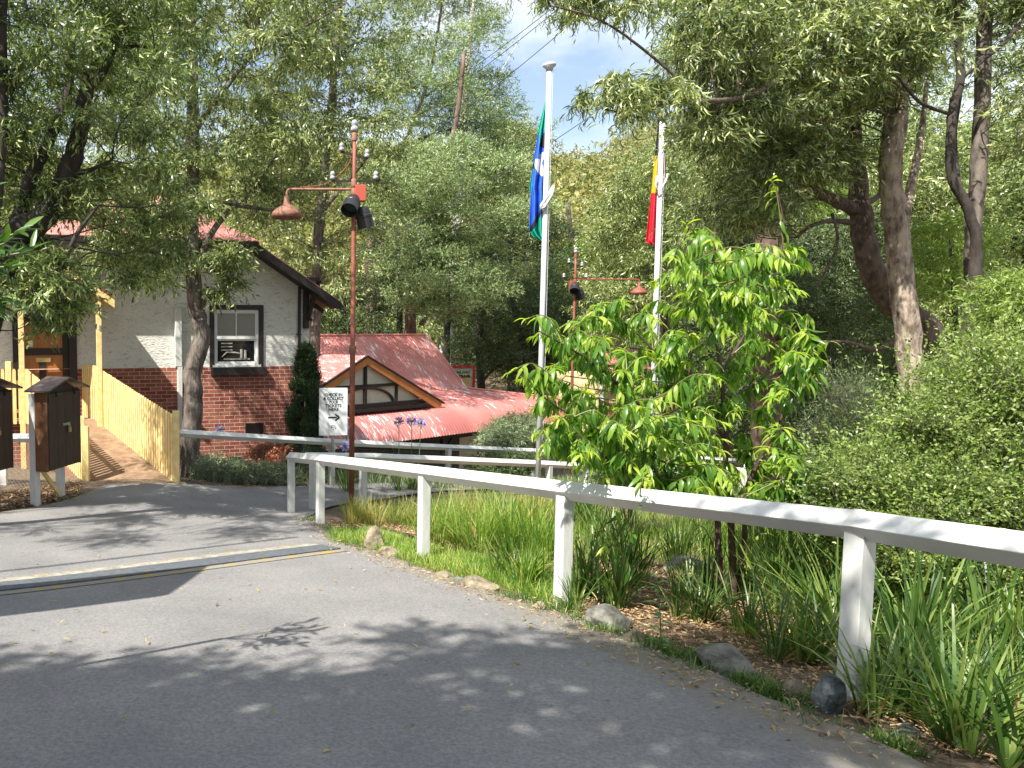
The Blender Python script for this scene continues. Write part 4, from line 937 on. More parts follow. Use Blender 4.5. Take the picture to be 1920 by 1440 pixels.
flag('black, yellow and red flag hanging slack on the farther flagpole',
     [(p[1], p[0]) for p in f2([(298, 0), (266, 400), (228, 780), (168, 1290), (235, 1328)])], [(p[1], p[0]) for p in f2([(350, 0), (330, 400), (320, 780), (300, 1250), (270, 1328)])], 13.2,
     [(0, f2([(0, -50), (600, -50), (600, 400), (0, 400)])), (1, f2([(0, 400), (600, 400), (600, 782), (0, 782)])), (2, f2([(0, 782), (600, 782), (600, 1500), (0, 1500)]))], [FK, FY, FR], fold=1.6, amp=.05)
o = flag('narrow red fold of the farther flag showing on the right of its pole', [(p[1], p[0]) for p in f2([(330, 200), (320, 585)])], [(p[1], p[0]) for p in f2([(386, 200), (380, 500), (372, 585)])], 13.27, [], [FR], nx=8, ny=30, amp=.02)

# ------------------------------------------------------------------ overhead wires
def wire(a, b, sag, label, r=.006):
    n = 14; pts = []
    for i in range(n + 1): t_ = i / n; p = a.lerp(b, t_); p.z -= sag * 4 * t_ * (1 - t_); pts.append(p)
    mb = MB(); c = pts[0].copy(); mb.tube([p - c for p in pts], r, 5); o = mb.build('overhead_wire', M['wire'], None); o.location = c; tag(o, label, 'wire', 'overhead wires'); return o
wire(P(668, 478, 12.3) , P(1420, -30, 16), .35, 'long overhead wire sloping up to the right behind both flags', .007)
wire(P(780, 200, 30), P(1080, -20, 18), .1, 'uppermost of the thin wires in the sky gap', .009)
wire(P(780, 212, 30), P(1090, -20, 18), .15, 'second thin wire in the sky gap, close below the uppermost', .009)
wire(P(760, 285, 30), P(1110, 10, 18), .15, 'third thin wire, crossing the cloud left of the flagpole cap', .009)
wire(P(820, 664, 36), P(1060, 640, 30), .5, 'slack pale wire above the red roof, in front of the dark trunks', .012)

# ------------------------------------------------------------------ the red roofed shed
A_ = math.atan2(.6, .8); K = P(875, 728, 30.4)
shed = thing('station_shed', 'low station building with a big faded red corrugated iron roof and a half timbered gable', 'building', (K.x, K.y, 0), A_)
def corr(name, quadfn, nu, nv, pitch, width, m, parent, amp=.009, mask=None):
    """corrugated sheet: quadfn(u in metres along the ridge, v 0..1 down the slope) -> (x,y,z)"""
    per = 6; n = int(width / pitch * per); V = []; 
    for j in range(nv + 1):
        for i in range(n + 1):
            u = i / n * width; x, y, z = quadfn(u, j / nv); V.append((x, y, z + amp * math.cos(2 * math.pi * u / pitch)))
    ii = np.arange((n + 1) * (nv + 1)).reshape(nv + 1, n + 1); Q = np.stack([ii[:-1, :-1], ii[1:, :-1], ii[1:, 1:], ii[:-1, 1:]], -1).reshape(-1, 4)
    V = np.array(V)
    if mask is not None:
        c = V[Q].mean(1); Q = Q[mask(c)]
    return np_mesh(name, V, Q, m, parent, smooth=True)
zR = EYE - .2; zK = EYE - 2.3; LS = 17.; rf = MB()
corr('roof', lambda u, v: (-u, 2.09 * (1 - v), zR + (zK - zR) * v), 1, 8, .15, LS, M['tin'], shed, amp=.014)
corr('roof', lambda u, v: (-u, 2.09 + 2.09 * v, zR + (zK - zR) * v), 1, 2, .1, LS, M['tin'], shed)
mb = MB(); mb.tube([(-LS, 2.09, zR + .01), (.02, 2.09, zR + .01)], .05, 8); mb.beam((.0, 2.09, zR + .0), (.0, -.02, zK), .10, .03); mb.build('ridge_cap', M['tin'], shed)
def skirt_prof(t_):            # 0..1 -> (out, z)
    if t_ < .55: q = t_ / .55; return 1.9 * q, zK - .28 * q
    q = (t_ - .55) / .45 * R(62); return 1.9 + 1.35 * math.sin(q) / math.sin(R(62)) * .95, zK - .28 - 1.35 * (1 - math.cos(q)) * 1.15
corr('skirt_roof', lambda u, v: (3.1 - u, -skirt_prof(v)[0], skirt_prof(v)[1]), 1, 22, .14, LS + 3.1, M['tin2'], shed, amp=.012, mask=lambda c: c[:, 0] < -c[:, 1] + .05 + 0 * c[:, 2])
def side(u, v): o_, z = skirt_prof(v); return (o_ * 1.0, 4.2 - u, z)
corr('skirt_roof', side, 1, 22, .14, 7.6, M['tin2'], shed, amp=.012, mask=lambda c: c[:, 1] > -c[:, 0] - .05)
mb = MB(); pts = [(skirt_prof(i / 14)[0], -skirt_prof(i / 14)[0], skirt_prof(i / 14)[1] + .02) for i in range(15)]; mb.tube(pts, .05, 6); mb.build('hip_cap', M['tin'], shed)
# gable
gx0 = -7.81; gz0 = EYE - .8; gy = -2.14; gs = .455; gh = 3.5
for s in (1, -1):
    corr('gable_roof', lambda u, v, s=s: (gx0 + s * gh * v, gy - .12 + u, gz0 - gs * gh * v + .02), 1, 4, .1, 3.4, M['tin'] if s > 0 else M['tin3'] if 'tin3' in M else M['tin2'], shed,
         mask=lambda c: (c[:, 1] < 2.0) & (c[:, 2] > zK + (np.clip(c[:, 1], 0, 9)) * 1.0 - .12))
mb = MB()
for s in (1, -1): mb.prism([(gx0, gy - .14, gz0 - .03), (gx0 + s * gh * 1.02, gy - .14, gz0 - gs * gh * 1.02 - .03), (gx0 + s * gh * 1.02 - s * .12, gy - .14, gz0 - gs * gh * 1.02 - .28), (gx0, gy - .14, gz0 - .27)], (0, .05, 0))
mb.build('bargeboard', M['orange'], shed)
mb = MB()
for s in (1, -1): mb.prism([(gx0, gy - .17, gz0 + .02), (gx0 + s * gh * 1.05, gy - .17, gz0 - gs * gh * 1.05 + .02), (gx0 + s * gh * 1.05, gy - .17, gz0 - gs * gh * 1.05 - .035), (gx0, gy - .17, gz0 - .035)], (0, .1, 0))
bz = EYE - 2.36; t_ = .10
hwid = (gz0 - .25 - bz) / gs
mb.beam((gx0 - hwid, gy - .05, bz), (gx0 + hwid, gy - .05, bz), .1, .13); mb.beam((gx0 - hwid, gy - .09, bz - .14), (gx0 + hwid, gy - .09, bz - .14), .2, .10)
zc = bz + .62; ch_ = (gz0 - .25 - zc) / gs
mb.beam((gx0 - ch_, gy - .045, zc), (gx0 + ch_, gy - .045, zc), .07, .09); mb.box((gx0, gy - .05, (bz + gz0 - .2) / 2), (.10, .07, gz0 - .2 - bz))
for s in (1, -1):
    mb.box((gx0 + s * 1.42, gy - .045, (bz + zc) / 2), (.08, .06, zc - bz)); 
    arc = [(gx0 + s * 1.3 * math.sin(a_), gy - .045, bz + .56 * math.cos(a_)) for a_ in [R(90 * i / 12) for i in range(13)]]
    for i in range(12): mb.beam(arc[i], arc[i + 1], .05, .08, up=(0, 1, 0)) if False else mb.tube([arc[i], arc[i + 1]], .045, 6)
    mb.beam((gx0 + s * .1, gy - .04, gz0 - .24), (gx0 + s * hwid, gy - .04, bz + .0), .05, .06)
mb.build('gable_timbers', M['darktrim'], shed)
mb = MB(); mb.add([(gx0 - hwid - .2, gy, bz - .2), (gx0 + hwid + .2, gy, bz - .2), (gx0, gy, gz0 - .12)], [(0, 1, 2)]); mb.build('gable_wall', M['cream_wall'], shed)
zE = zK - .28 - 1.35 * (1 - math.cos(R(62))) * 1.15
mb = MB(); mb.box((-LS / 2 + .6, -1.75, (zE - 6.6 + .9) / 2 + .6), (LS + 1.5, .12, 3.4)); mb.box((1.35, .6, (zE - 6.6 + .9) / 2 + .6), (.12, 4.8, 3.4)); mb.build('wall', M['cream_wall'], shed)
mb = MB()
for i in range(8): mb.box((-i * 2.4 + .8, -1.84, zE - 1.2), (.12, .06, 3.2))
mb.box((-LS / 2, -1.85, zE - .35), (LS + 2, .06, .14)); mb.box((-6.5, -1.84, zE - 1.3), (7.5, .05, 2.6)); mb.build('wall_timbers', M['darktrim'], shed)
mb = MB()
for i in range(8): mb.box((-i * 2.4 + 2.2, -2.95, zE - 1.5), (.11, .11, 3.2)); mb.beam((-i * 2.4 + 2.2, -2.95, zE - .7), (-i * 2.4 + 2.2 + .5, -2.95, zE - .15), .07, .07)
mb.box((-LS / 2 + 1.5, -3.0, zE - .06), (LS + 3, .05, .13)); mb.build('verandah_post', M['darktrim'], shed)
mb = MB(); vp = P(805, 733, 27.2); w_ = Matrix.Rotation(-A_, 4, 'Z') @ Vector((vp.x - K.x, vp.y - K.y, 0)); mb.tube([(w_.x, w_.y, vp.z - .3), (w_.x, w_.y, vp.z + .15)], .04, 8); mb.build('vent_pipe', M['white'], shed)
# red framed board behind
bd = P(868, 706, 37); sb = thing('notice_board', 'cream notice board in a bright red frame, standing behind the red corrugated roof', 'sign', (bd.x, bd.y, G(bd.x, bd.y)), R(4)); z0 = bd.z - sb.location.z; k = 37 / F
mb = MB(); mb.box((-8 * k, 0, z0 - 8 * k), (58 * k, .06, 56 * k)); mb.build('panel', mat('board_cream', (.50, .56, .44), .5), sb)
mb = MB(); frame(mb, -40 * k, 22 * k, z0 - 38 * k, z0 + 20 * k, 4 * k, -.1, .08); mb.build('frame', M['red'], sb)
mb = MB(); mb.box((-9 * k, -.04, z0 - 13 * k), (46 * k, .02, 30 * k)); mb.build('yellow_panel', mat('board_yellow', (.58, .46, .18), .5, (.66, .58, .32), 2), sb)
put_text('THE RAILWAY', 7 * k, (-9 * k, -.045, z0 + 6 * k), sb, mat('board_green', (.03, .14, .05), .5), bold=.008); put_text('TRAVEL', 6.5 * k, (3 * k, -.065, z0 - 1.5 * k), sb, M['darktrim'], bold=.01)
for x in (-38 * k, 20 * k): mb = MB(); mb.box((x, .06, z0 / 2 - .4), (.12, .1, z0)); mb.build('post', M['darktrim'], sb)

# ------------------------------------------------------------------ cream building seen through the young tree
sb2 = P(1185, 700, 29); st = thing('cream_building', 'small cream timber building with a pale red iron roof, seen through the bright green tree', 'building', (sb2.x, sb2.y, 0), R(8))
def Z(Y, d=29): return P(1185, Y, d).z
corr('roof', lambda u, v: (-1.6 + u, 1.5 - 1.9 * v, Z(652) + (Z(704) - Z(652)) * v), 1, 3, .12, 4.6, M['tin'], st)
mb = MB(); mb.box((.7, 1.6, (Z(704) + Z(860)) / 2 - .3), (4.2, 3.2, Z(704) - Z(860) + .6)); mb.build('wall', mat('pale_yellow_boards', (.62, .50, .26), .7, (.70, .60, .36), 3), st)
mb = MB()
for x in (-1.4, -.2, 1.0, 2.2): mb.box((x, -.3, (Z(704) + Z(880)) / 2), (.1, .1, Z(704) - Z(880)))
mb.box((.6, -.3, Z(712)), (4.5, .06, .16)); mb.build('verandah_post', M['white'], st)
mb = MB(); mb.box((-.6, -.03, Z(790)), (1.0, .06, 1.4)); mb.box((1.6, -.03, Z(800)), (.9, .06, 1.9)); mb.build('door', M['rust2'], st)
# pale paling screens below it
def palings(X0, Y0, d0, X1, Y1, d1, h, label):
    a_ = P(X0, Y0, d0); b_ = P(X1, Y1, d1); th = thing('paling_fence', label, 'fence', tuple(a_)); mb = MB(); n = int((b_ - a_).length / .14)
    for i in range(n): p = a_.lerp(b_, (i + .5) / n); mb.box((p.x, p.y, p.z - h / 2), (.115, .02, h))
    mb.build('palings', M['greyboard'], th); mb = MB(); mb.beam(a_ + Vector((0, .03, -.15)), b_ + Vector((0, .03, -.15)), .05, .08); mb.beam(a_, b_, .1, .06)
    n = 5
    for i in range(n): p = a_.lerp(b_, i / (n - 1)); mb.box((p.x, p.y - .03, p.z - h / 2), (.1, .1, h + .1))
    mb.build('posts_and_rail', M['white'], th); relparent(th)
M['greyboard'] = mat('pale_grey_boards', (.40, .38, .35), .8, (.52, .50, .46), 4)
palings(1170, 868, 19.5, 1400, 880, 18.5, 1.5, 'pale grey paling screen with white posts behind the bright green tree')
Rp = [rp(1395, 876, 17), rp(1480, 880, 16.5), rp(1560, 868, 16)]
rail_fence('rail_fence', 'short stretch of white rail seen right of the bright green tree', Rp, [(Rp[0], (1, 0)), (Rp[1], (1, 0))])
rail_fence('rail_fence', 'white rail end slanting down above the short stretch of rail on the right', [rp(1470, 852, 17.5), rp(1540, 868, 16.6)], [(rp(1472, 852, 17.5), (1, 0))])
# ------------------------------------------------------------------ trees
def tree(name, label, cat, base, limb_px, clumps, leaf, bark, fol, group=None, br=None, n=9, extra=None):
    root = thing(name, label, cat, base, group=group); paths = [px_path(l) for l in limb_px]
    if paths: limbs('trunk', paths, bark, root, n=n)
    if br: branches_to(clumps, [smooth_pts(p, r, 3)[0] for p, r in paths], root, M['bark'] if bark in (M['barkpale'],) else bark, r0=br, step=1)
    foliage('crown', clumps, root, leaf, **fol)
    relparent(root); return root
M['barkmid'] = mat('bark_grey_brown', (.05, .036, .028), .88, (.17, .125, .095), 13, 12, bump=1., bscale=26, stretch=(1, 1, .38), ramp=(.36, .62))
# left tree with dark leaning limbs
L1 = [[(-70, 960, 9.9, 70), (-45, 700, 9.6, 62), (15, 470, 9.3, 58), (88, 400, 9.2, 46), (124, 330, 9.2, 40), (146, 260, 9.2, 34), (166, 145, 9.3, 26), (184, 66, 9.3, 20), (215, 20, 9.4, 14), (250, -60, 9.5, 8)],
      [(15, 470, 9.3, 40), (40, 395, 9.4, 30), (60, 330, 9.4, 26), (92, 265, 9.5, 22), (130, 160, 9.6, 16), (136, 60, 9.6, 12), (146, -40, 9.6, 8)],
      [(160, 180, 9.3, 18), (198, 128, 9.2, 16), (222, 60, 9.1, 12), (240, 0, 9.1, 8), (262, -70, 9.0, 5)],
      [(-20, 560, 9.2, 26), (20, 550, 9.0, 18), (54, 551, 8.9, 16), (80, 530, 8.8, 14), (110, 505, 8.8, 12), (132, 462, 8.8, 9), (150, 430, 8.8, 8), (185, 385, 8.8, 4)],
      [(54, 551, 8.9, 10), (90, 548, 8.8, 8), (130, 543, 8.7, 4)], [(120, 330, 9.2, 14), (170, 318, 9.1, 8), (210, 300, 9.0, 4)],
      [(200, 110, 9.2, 8), (240, 88, 9.1, 7), (290, 90, 9.0, 4)], [(95, 120, 9.5, 8), (60, 40, 9.6, 6), (40, -20, 9.6, 4)],
      [(0, 300, 8.6, 22), (6, 200, 8.6, 20), (4, 60, 8.6, 16), (10, -60, 8.6, 14)], [(-70, 960, 8.8, 26), (-20, 500, 8.7, 24), (0, 300, 8.6, 22)]]
cl = clumps_poly([(-160, -140), (330, -140), (350, 120), (300, 330), (200, 390), (90, 440), (-60, 470), (-160, 300)], 8.2, 11.0, 88, .30, .55, 21) + \
     clumps_poly([(0, 470), (70, 455), (170, 500), (165, 590), (120, 640), (60, 600), (0, 560)], 8.6, 9.6, 13, .2, .32, 22) + \
     clumps_poly([(150, 390), (330, 350), (330, 490), (250, 530), (190, 480)], 10., 12., 12, .28, .42, 23)
# boughs further up and to the left, outside the picture, that shade the drive and the house
g_ = random.Random(5)
for _ in range(40): cl.append((g_.uniform(-8.0, -3.0), g_.uniform(4.8, 8.4), g_.uniform(4.8, 6.8), .55, .55, .4))
tree('wattle_tree', 'dark limbed tree leaning in from the left edge over the cabinets and ramp', 'tree', tree_base(-70, 960, 9.9), L1, cl, LM['wattle_left'], M['barkdk'],
     dict(dens=52, nl=12, slen=.34, ll=.095, lw=.021, droop=.4, seed=1, twig=.0022), br=.014)
# middle tree in front of the house
L2 = [[(350, 935, 14.3, 54), (355, 860, 14.3, 46), (362, 760, 14.3, 42), (362, 700, 14.3, 40), (377, 640, 14.3, 38), (374, 600, 14.3, 34), (366, 570, 14.3, 32), (361, 480, 14.3, 33), (358, 420, 14.3, 35), (361, 300, 14.3, 30), (363, 200, 14.4, 25), (360, 60, 14.5, 18), (366, -80, 14.6, 10)],
      [(366, 395, 14.3, 16), (395, 384, 14.2, 12), (430, 384, 14.1, 10), (480, 390, 14.0, 8), (520, 396, 14., 5)], [(374, 480, 14.3, 18), (395, 440, 14.4, 14), (432, 392, 14.6, 12), (480, 350, 14.8, 9), (520, 290, 15, 6)],
      [(352, 400, 14.3, 14), (330, 384, 14.2, 10), (305, 402, 14.1, 6)], [(378, 575, 14.3, 12), (384, 562, 14.25, 11)], [(362, 250, 14.3, 14), (420, 170, 14.2, 10), (480, 96, 14.1, 8), (545, 62, 14, 6), (590, 40, 14, 5), (650, 5, 14, 4)],
      [(362, 200, 14.3, 10), (300, 130, 14.2, 8), (250, 100, 14.1, 5)], [(366, 300, 14.3, 12), (450, 260, 14.5, 9), (540, 235, 14.8, 7), (620, 240, 15, 4)]]
cl = clumps_poly([(170, -140), (600, -140), (640, 120), (600, 330), (520, 440), (470, 430), (430, 380), (300, 420), (190, 420), (170, 200)], 12.6, 16.6, 96, .42, .8, 31) + \
     clumps_poly([(370, 440), (450, 470), (440, 540), (400, 560), (376, 520)], 13.8, 14.6, 7, .22, .34, 32) + clumps_poly([(180, 430), (340, 430), (330, 520), (280, 545), (200, 500)], 13, 14.5, 12, .28, .42, 33)
tree('wattle_tree', 'tree with a kinked brown trunk standing in front of the brick and white wall', 'tree', tree_base(352, 935, 14.3), [[(x, y, d, w * .88) for x, y, d, w in l] for l in L2], cl, LM['wattle'], M['bark'],
     dict(dens=54, nl=11, slen=.42, ll=.115, lw=.027, droop=.45, seed=2, twig=.003), br=.013)
# behind the house
L3 = [[(585, 900, 22, 30), (590, 620, 22, 26), (600, 400, 22, 22), (620, 200, 22, 16), (640, -20, 22, 10)], [(600, 400, 22, 12), (660, 330, 21.6, 8), (700, 280, 21, 5)], [(605, 330, 22, 12), (540, 270, 22, 8), (480, 220, 22, 5)]]
cl = clumps_poly([(480, -80), (740, -80), (760, 60), (740, 240), (730, 380), (690, 490), (650, 550), (600, 560), (520, 470), (470, 440), (430, 420), (460, 200)], 23, 27.5, 78, .72, 1.2, 41, .7)
tree('wattle_tree', 'broad tree whose sage green crown rises behind the right end of the house roof', 'tree', tree_base(585, 900, 25.5), [[(x, y, d + 3.5, w * .9) for x, y, d, w in l] for l in L3], cl, LM['wattle'], M['bark'],
     dict(dens=62, nl=11, slen=.6, ll=.15, lw=.040, droop=.4, seed=3, twig=.004), br=.02)
cl = clumps_poly([(-200, -60), (420, -60), (420, 60), (400, 330), (60, 380), (-200, 420)], 27, 31, 44, .9, 1.5, 42, .8)
tree('wattle_tree', 'tall pale green tree standing behind the house, filling the gaps of the left trees', 'tree', tree_base(250, 800, 30), [[(250, 800, 30, 26), (260, 400, 30, 20), (280, 0, 30, 12)]], cl, LM['silver'], M['bark'],
     dict(dens=52, nl=11, slen=.9, ll=.19, lw=.05, droop=.35, seed=4, kind='diamond'), br=.02)
# undergrowth right of the house, behind the shed
cl = clumps_poly([(560, 560), (700, 470), (760, 560), (740, 660), (560, 660)], 34, 38, 26, .8, 1.3, 43)
tree('understorey_tree', 'low dark tree between the house corner and the red roof', 'tree', tree_base(640, 800, 36), [[(640, 800, 36, 14), (645, 560, 36, 9)]], cl, LM['dark'], M['barkdk'], dict(dens=60, nl=10, slen=.8, ll=.17, lw=.045, seed=5, kind='diamond'), br=.03)
# silver wattle group behind the shed
S1 = [[(790, 760, 36, 26), (770, 620, 36, 22), (776, 540, 36, 19), (786, 470, 36, 16), (800, 380, 36, 14), (850, 250, 36, 10), (870, 100, 36, 7)], [(776, 530, 36, 12), (800, 500, 35.6, 10), (812, 478, 35.4, 8), (830, 440, 35, 5)], [(790, 610, 36, 10), (815, 570, 36, 8), (850, 560, 36, 4)]]
cl = clumps_poly([(720, 330), (800, 285), (900, 272), (990, 320), (1015, 400), (960, 440), (850, 430), (720, 440)], 31.5, 36, 30, 1.0, 1.7, 51, .6) + clumps_poly([(730, 480), (830, 440), (930, 465), (960, 540), (900, 600), (780, 590), (735, 540)], 32, 36, 24, .8, 1.3, 52, .6)
tree('silver_wattle', 'rounded silver green wattle with a domed layered crown right of the nearer lamp post', 'tree', tree_base(790, 760, 36), S1, cl, LM['silver'], M['barkred'],
     dict(dens=150, nl=12, slen=.6, ll=.15, lw=.036, droop=.0, seed=6, shell=.82), br=.02)
cl = clumps_poly([(700, -140), (880, -140), (925, 100), (935, 190), (985, 230), (990, 300), (880, 290), (760, 280), (710, 200)], 37, 43, 60, .9, 1.6, 53, .65)
tree('silver_wattle', 'tallest silver green tree whose top meets the blue sky left of the flagpole', 'tree', tree_base(700, 760, 40), [[(690, 760, 40, 24), (696, 560, 40, 20), (694, 470, 40, 15), (735, 330, 40, 8), (800, 160, 40, 6), (830, 0, 40, 4)], [(800, 180, 40, 5), (880, 120, 40, 3)]], cl, LM['silver'], M['barkred'],
     dict(dens=125, nl=12, slen=.65, ll=.16, lw=.038, droop=.0, seed=7, shell=.8), br=.022)
for i, (lst, lb) in enumerate((([(712, 760, 38, 12), (714, 600, 38, 11), (716, 460, 38, 9), (730, 330, 38, 6)], 'thin straight dark trunk rising behind the red roof ridge, beside a reddish one'), ([(745, 760, 42, 14), (750, 560, 42, 11), (742, 400, 42, 9)], 'slim dark tree behind the ridge, between the two forked trunks'), ([(835, 800, 44, 14), (838, 640, 44, 12), (840, 520, 44, 10)], 'slim grey tree behind the right end of the red roof'))):
    x, y = lst[-1][0], lst[-1][1]; cl = clumps_poly([(x - 60, y - 60), (x + 70, y - 60), (x + 60, y + 90), (x - 50, y + 90)], lst[0][2] - 1, lst[0][2] + 2, 12, .8, 1.2, 60 + i)
    tree('slender_tree', lb, 'tree', tree_base(lst[0][0], lst[0][1], lst[0][2]), [lst], cl, LM['dark' if i else 'silver'], M['barkdk'], dict(dens=50, nl=10, slen=.8, ll=.18, lw=.05, seed=70 + i, kind='diamond'), group='slender trees behind the red roof')
S3 = [[(905, 800, 41, 16), (900, 640, 41, 14), (905, 500, 41, 10)], [(1010, 780, 40, 14), (985, 660, 40, 12), (960, 560, 40, 9)], [(985, 660, 40, 7), (930, 690, 40, 6), (900, 720, 40, 5)]]
cl = clumps_poly([(905, 440), (1010, 400), (1045, 440), (1062, 520), (1058, 600), (1020, 660), (1000, 725), (870, 700), (850, 640), (880, 560)], 38, 44, 62, .9, 1.6, 54)
tree('dark_tree', 'dense dark tree left of the nearer flagpole, above the right end of the red roof', 'tree', tree_base(905, 800, 41), S3, cl, LM['dark'], M['barkdk'], dict(dens=110, nl=11, slen=.65, ll=.15, lw=.038, seed=8, droop=.1, shell=.78), br=.02)
cl = clumps_poly([(1000, 560), (1110, 560), (1120, 740), (1000, 740)], 40, 46, 26, 1., 1.6, 55)
tree('dark_tree', 'dark shrubby tree behind the left side of the bright green tree', 'tree', tree_base(1050, 800, 43), [[(1050, 800, 43, 12), (1050, 640, 43, 8)]], cl, LM['dark'], M['barkdk'], dict(dens=75, nl=11, slen=.9, ll=.19, lw=.05, seed=9, kind='diamond'))
# tall pale gum
GM = [[(850, 760, 48, 20), (845, 600, 48, 17), (862, 350, 48, 16), (872, 180, 48, 13), (880, 60, 48, 9), (900, -60, 48, 6)], [(872, 200, 48, 6), (830, 130, 48, 4), (800, 60, 48, 3)], [(868, 240, 48, 6), (930, 150, 48, 2.5), (985, 55, 48, 1.2)]]
cl = clumps_poly([(800, -120), (980, -120), (960, 60), (900, 90), (810, 60)], 46, 50, 14, .8, 1.4, 56)
tree('gum_tree', 'tall sparse gum tree with a pale trunk and thin twigs against the sky', 'tree', tree_base(850, 760, 48), GM, cl, LM['gum'], M['barkgum'], dict(dens=20, nl=9, slen=1.1, ll=.22, lw=.045, seed=10, droop=.8), br=.012)
# trees right of the flagpole, middle distance
for i, (poly, d0, d1, nc, r0, r1, key, lb, tb) in enumerate((
        ([(1130, 440), (1160, 350), (1210, 290), (1290, 300), (1310, 520), (1180, 640), (1110, 640)], 24.5, 31, 56, .8, 1.3, 'wattle', 'leafy olive green tree between the two flagpoles', (1250, 800, 27)),
        ([(980, 250), (1010, 300), (1000, 400), (940, 330), (930, 240)], 50, 56, 14, 1.2, 2, 'gum', 'yellowish gum crown peeping past the silver wattle beside the blue flag', (960, 700, 53)),
        ([(1040, 560), (1060, 470), (1120, 440), (1110, 560), (1060, 640)], 52, 60, 18, 1.5, 2.2, 'bright', 'yellow green round crown behind the distant lamp post', (1080, 700, 56)),
        ([(1170, 265), (1260, 230), (1330, 300), (1290, 380), (1180, 360)], 44, 52, 22, 1.5, 2.2, 'far', 'grey green tree top on the skyline between the flagpoles', (1230, 700, 48)))):
    cl = clumps_poly(poly, d0, d1, nc, r0, r1, 80 + i)
    tree('forest_tree', lb, 'tree', tree_base(*tb), [[(tb[0], 760, tb[2], 16), (tb[0] - 5, 520, tb[2], 12), (tb[0] - 15, 380, tb[2], 7)]], cl, LM[key], M['bark'],
         dict(dens=85 if i == 0 else 60, nl=12, slen=.7 if i == 0 else 1.1, ll=.15 if i == 0 else .3, lw=.034 if i == 0 else .08, seed=90 + i, droop=.3), br=.02, group='trees in the valley behind the flagpoles')
# ---- the right hand group
RT1 = [[(1765, 1030, 10.4, 60), (1735, 830, 10.4, 50), (1712, 720, 10.4, 45), (1700, 600, 10.4, 44), (1682, 450, 10.4, 42), (1671, 330, 10.4, 39), (1678, 220, 10.4, 40), (1690, 110, 10.5, 32), (1700, -60, 10.6, 20)],
       [(1692, 440, 10.4, 18), (1708, 350, 10.6, 15), (1726, 260, 10.8, 11), (1738, 150, 11, 7)], [(1690, 120, 10.5, 14), (1640, 40, 10.3, 10), (1600, -40, 10, 6)]]
cl = clumps_poly([(1430, -60), (1740, -60), (1740, 100), (1660, 200), (1560, 270), (1430, 320), (1400, 120)], 8.8, 11.2, 50, .38, .68, 101)
tree('blackwood_tree', 'tree with the thick sun-dappled pale brown trunk on the right', 'tree', tree_base(1760, 1030, 10.4), [[(x, y, d, w * .92) for x, y, d, w in l] for l in RT1], cl, LM['wattle'], M['barkpale'],
     dict(dens=58, nl=12, slen=.36, ll=.10, lw=.021, droop=.4, seed=11, curl=.35, twig=.003), br=.013)
RT2 = [[(1790, 1030, 11.2, 60), (1765, 740, 11.2, 46), (1738, 620, 11.2, 44), (1668, 562, 11.1, 42), (1634, 500, 11., 39), (1616, 420, 11., 37), (1608, 340, 11., 30), (1600, 240, 11, 22), (1590, 90, 11, 14), (1580, -60, 11, 9)],
       [(1610, 398, 11., 24), (1570, 378, 10.8, 22), (1520, 356, 10.6, 17), (1475, 347, 10.5, 12), (1448, 330, 10.4, 7)], [(1606, 418, 11, 11), (1560, 414, 10.8, 9), (1520, 424, 10.7, 7), (1495, 445, 10.6, 4)],
       [(1612, 380, 11, 14), (1640, 374, 11.1, 10), (1660, 350, 11.2, 6)], [(1675, 640, 11.1, 10), (1640, 655, 10.8, 9), (1590, 642, 10.6, 7), (1545, 640, 10.4, 4)],
       [(1590, 150, 11, 12), (1500, 120, 9.8, 11), (1420, 175, 8.6, 9), (1310, 192, 7.9, 9), (1240, 194, 7.6, 7), (1190, 213, 7.5, 5), (1130, 205, 7.4, 3)], [(1310, 190, 7.9, 6), (1240, 120, 7.7, 5), (1130, 40, 7.6, 4), (1030, 10, 7.5, 3)],
       [(1560, 400, 10.8, 5), (1570, 460, 10.7, 4), (1530, 540, 10.6, 3)]]
cl = clumps_poly([(1345, 250), (1400, 200), (1560, 260), (1560, 320), (1480, 380), (1420, 430), (1350, 430), (1330, 360)], 9.6, 12.5, 40, .36, .62, 103) + \
     clumps_poly([(1330, -50), (1440, -60), (1440, 160), (1400, 250), (1320, 270), (1290, 180), (1300, 60)], 8, 9.8, 24, .28, .45, 104)
rt2 = tree('blackwood_tree', 'tree with the dark bent trunk and a long pale side branch, reaching over the flagpoles', 'tree', tree_base(1790, 1030, 11.2), RT2, cl, LM['wattle'], M['barkmid'],
     dict(dens=58, nl=12, slen=.36, ll=.10, lw=.02, droop=.45, seed=13, curl=.4, twig=.003), br=.013)
cl = clumps_poly([(970, -60), (1240, -60), (1260, 20), (1150, 50), (1070, 65), (1000, 15)], 7.2, 8.4, 15, .16, .26, 105) + clumps_poly([(1062, 180), (1150, 150), (1240, 130), (1290, 180), (1200, 215), (1130, 200), (1090, 225), (1070, 210)], 7.2, 8.0, 11, .10, .19, 106)
S = [smooth_pts(*px_path(l), 3)[0] for l in (RT2[5],)]
foliage('overhanging_spray', cl, rt2, LM['wattle'], dens=26, nl=10, slen=.24, ll=.10, lw=.016, droop=.7, seed=14, curl=.5, twig=.002); branches_to(cl, S, rt2, M['barkdk'], name='overhanging_twigs', r0=.005) if False else None
branches_to(cl[15:], S, rt2, M['barkdk'], name='overhanging_twigs', r0=.006); branches_to(cl[:15], [smooth_pts(*px_path(RT2[6]), 3)[0]], rt2, M['barkdk'], name='upper_twigs', r0=.006, step=2)
relparent(rt2)
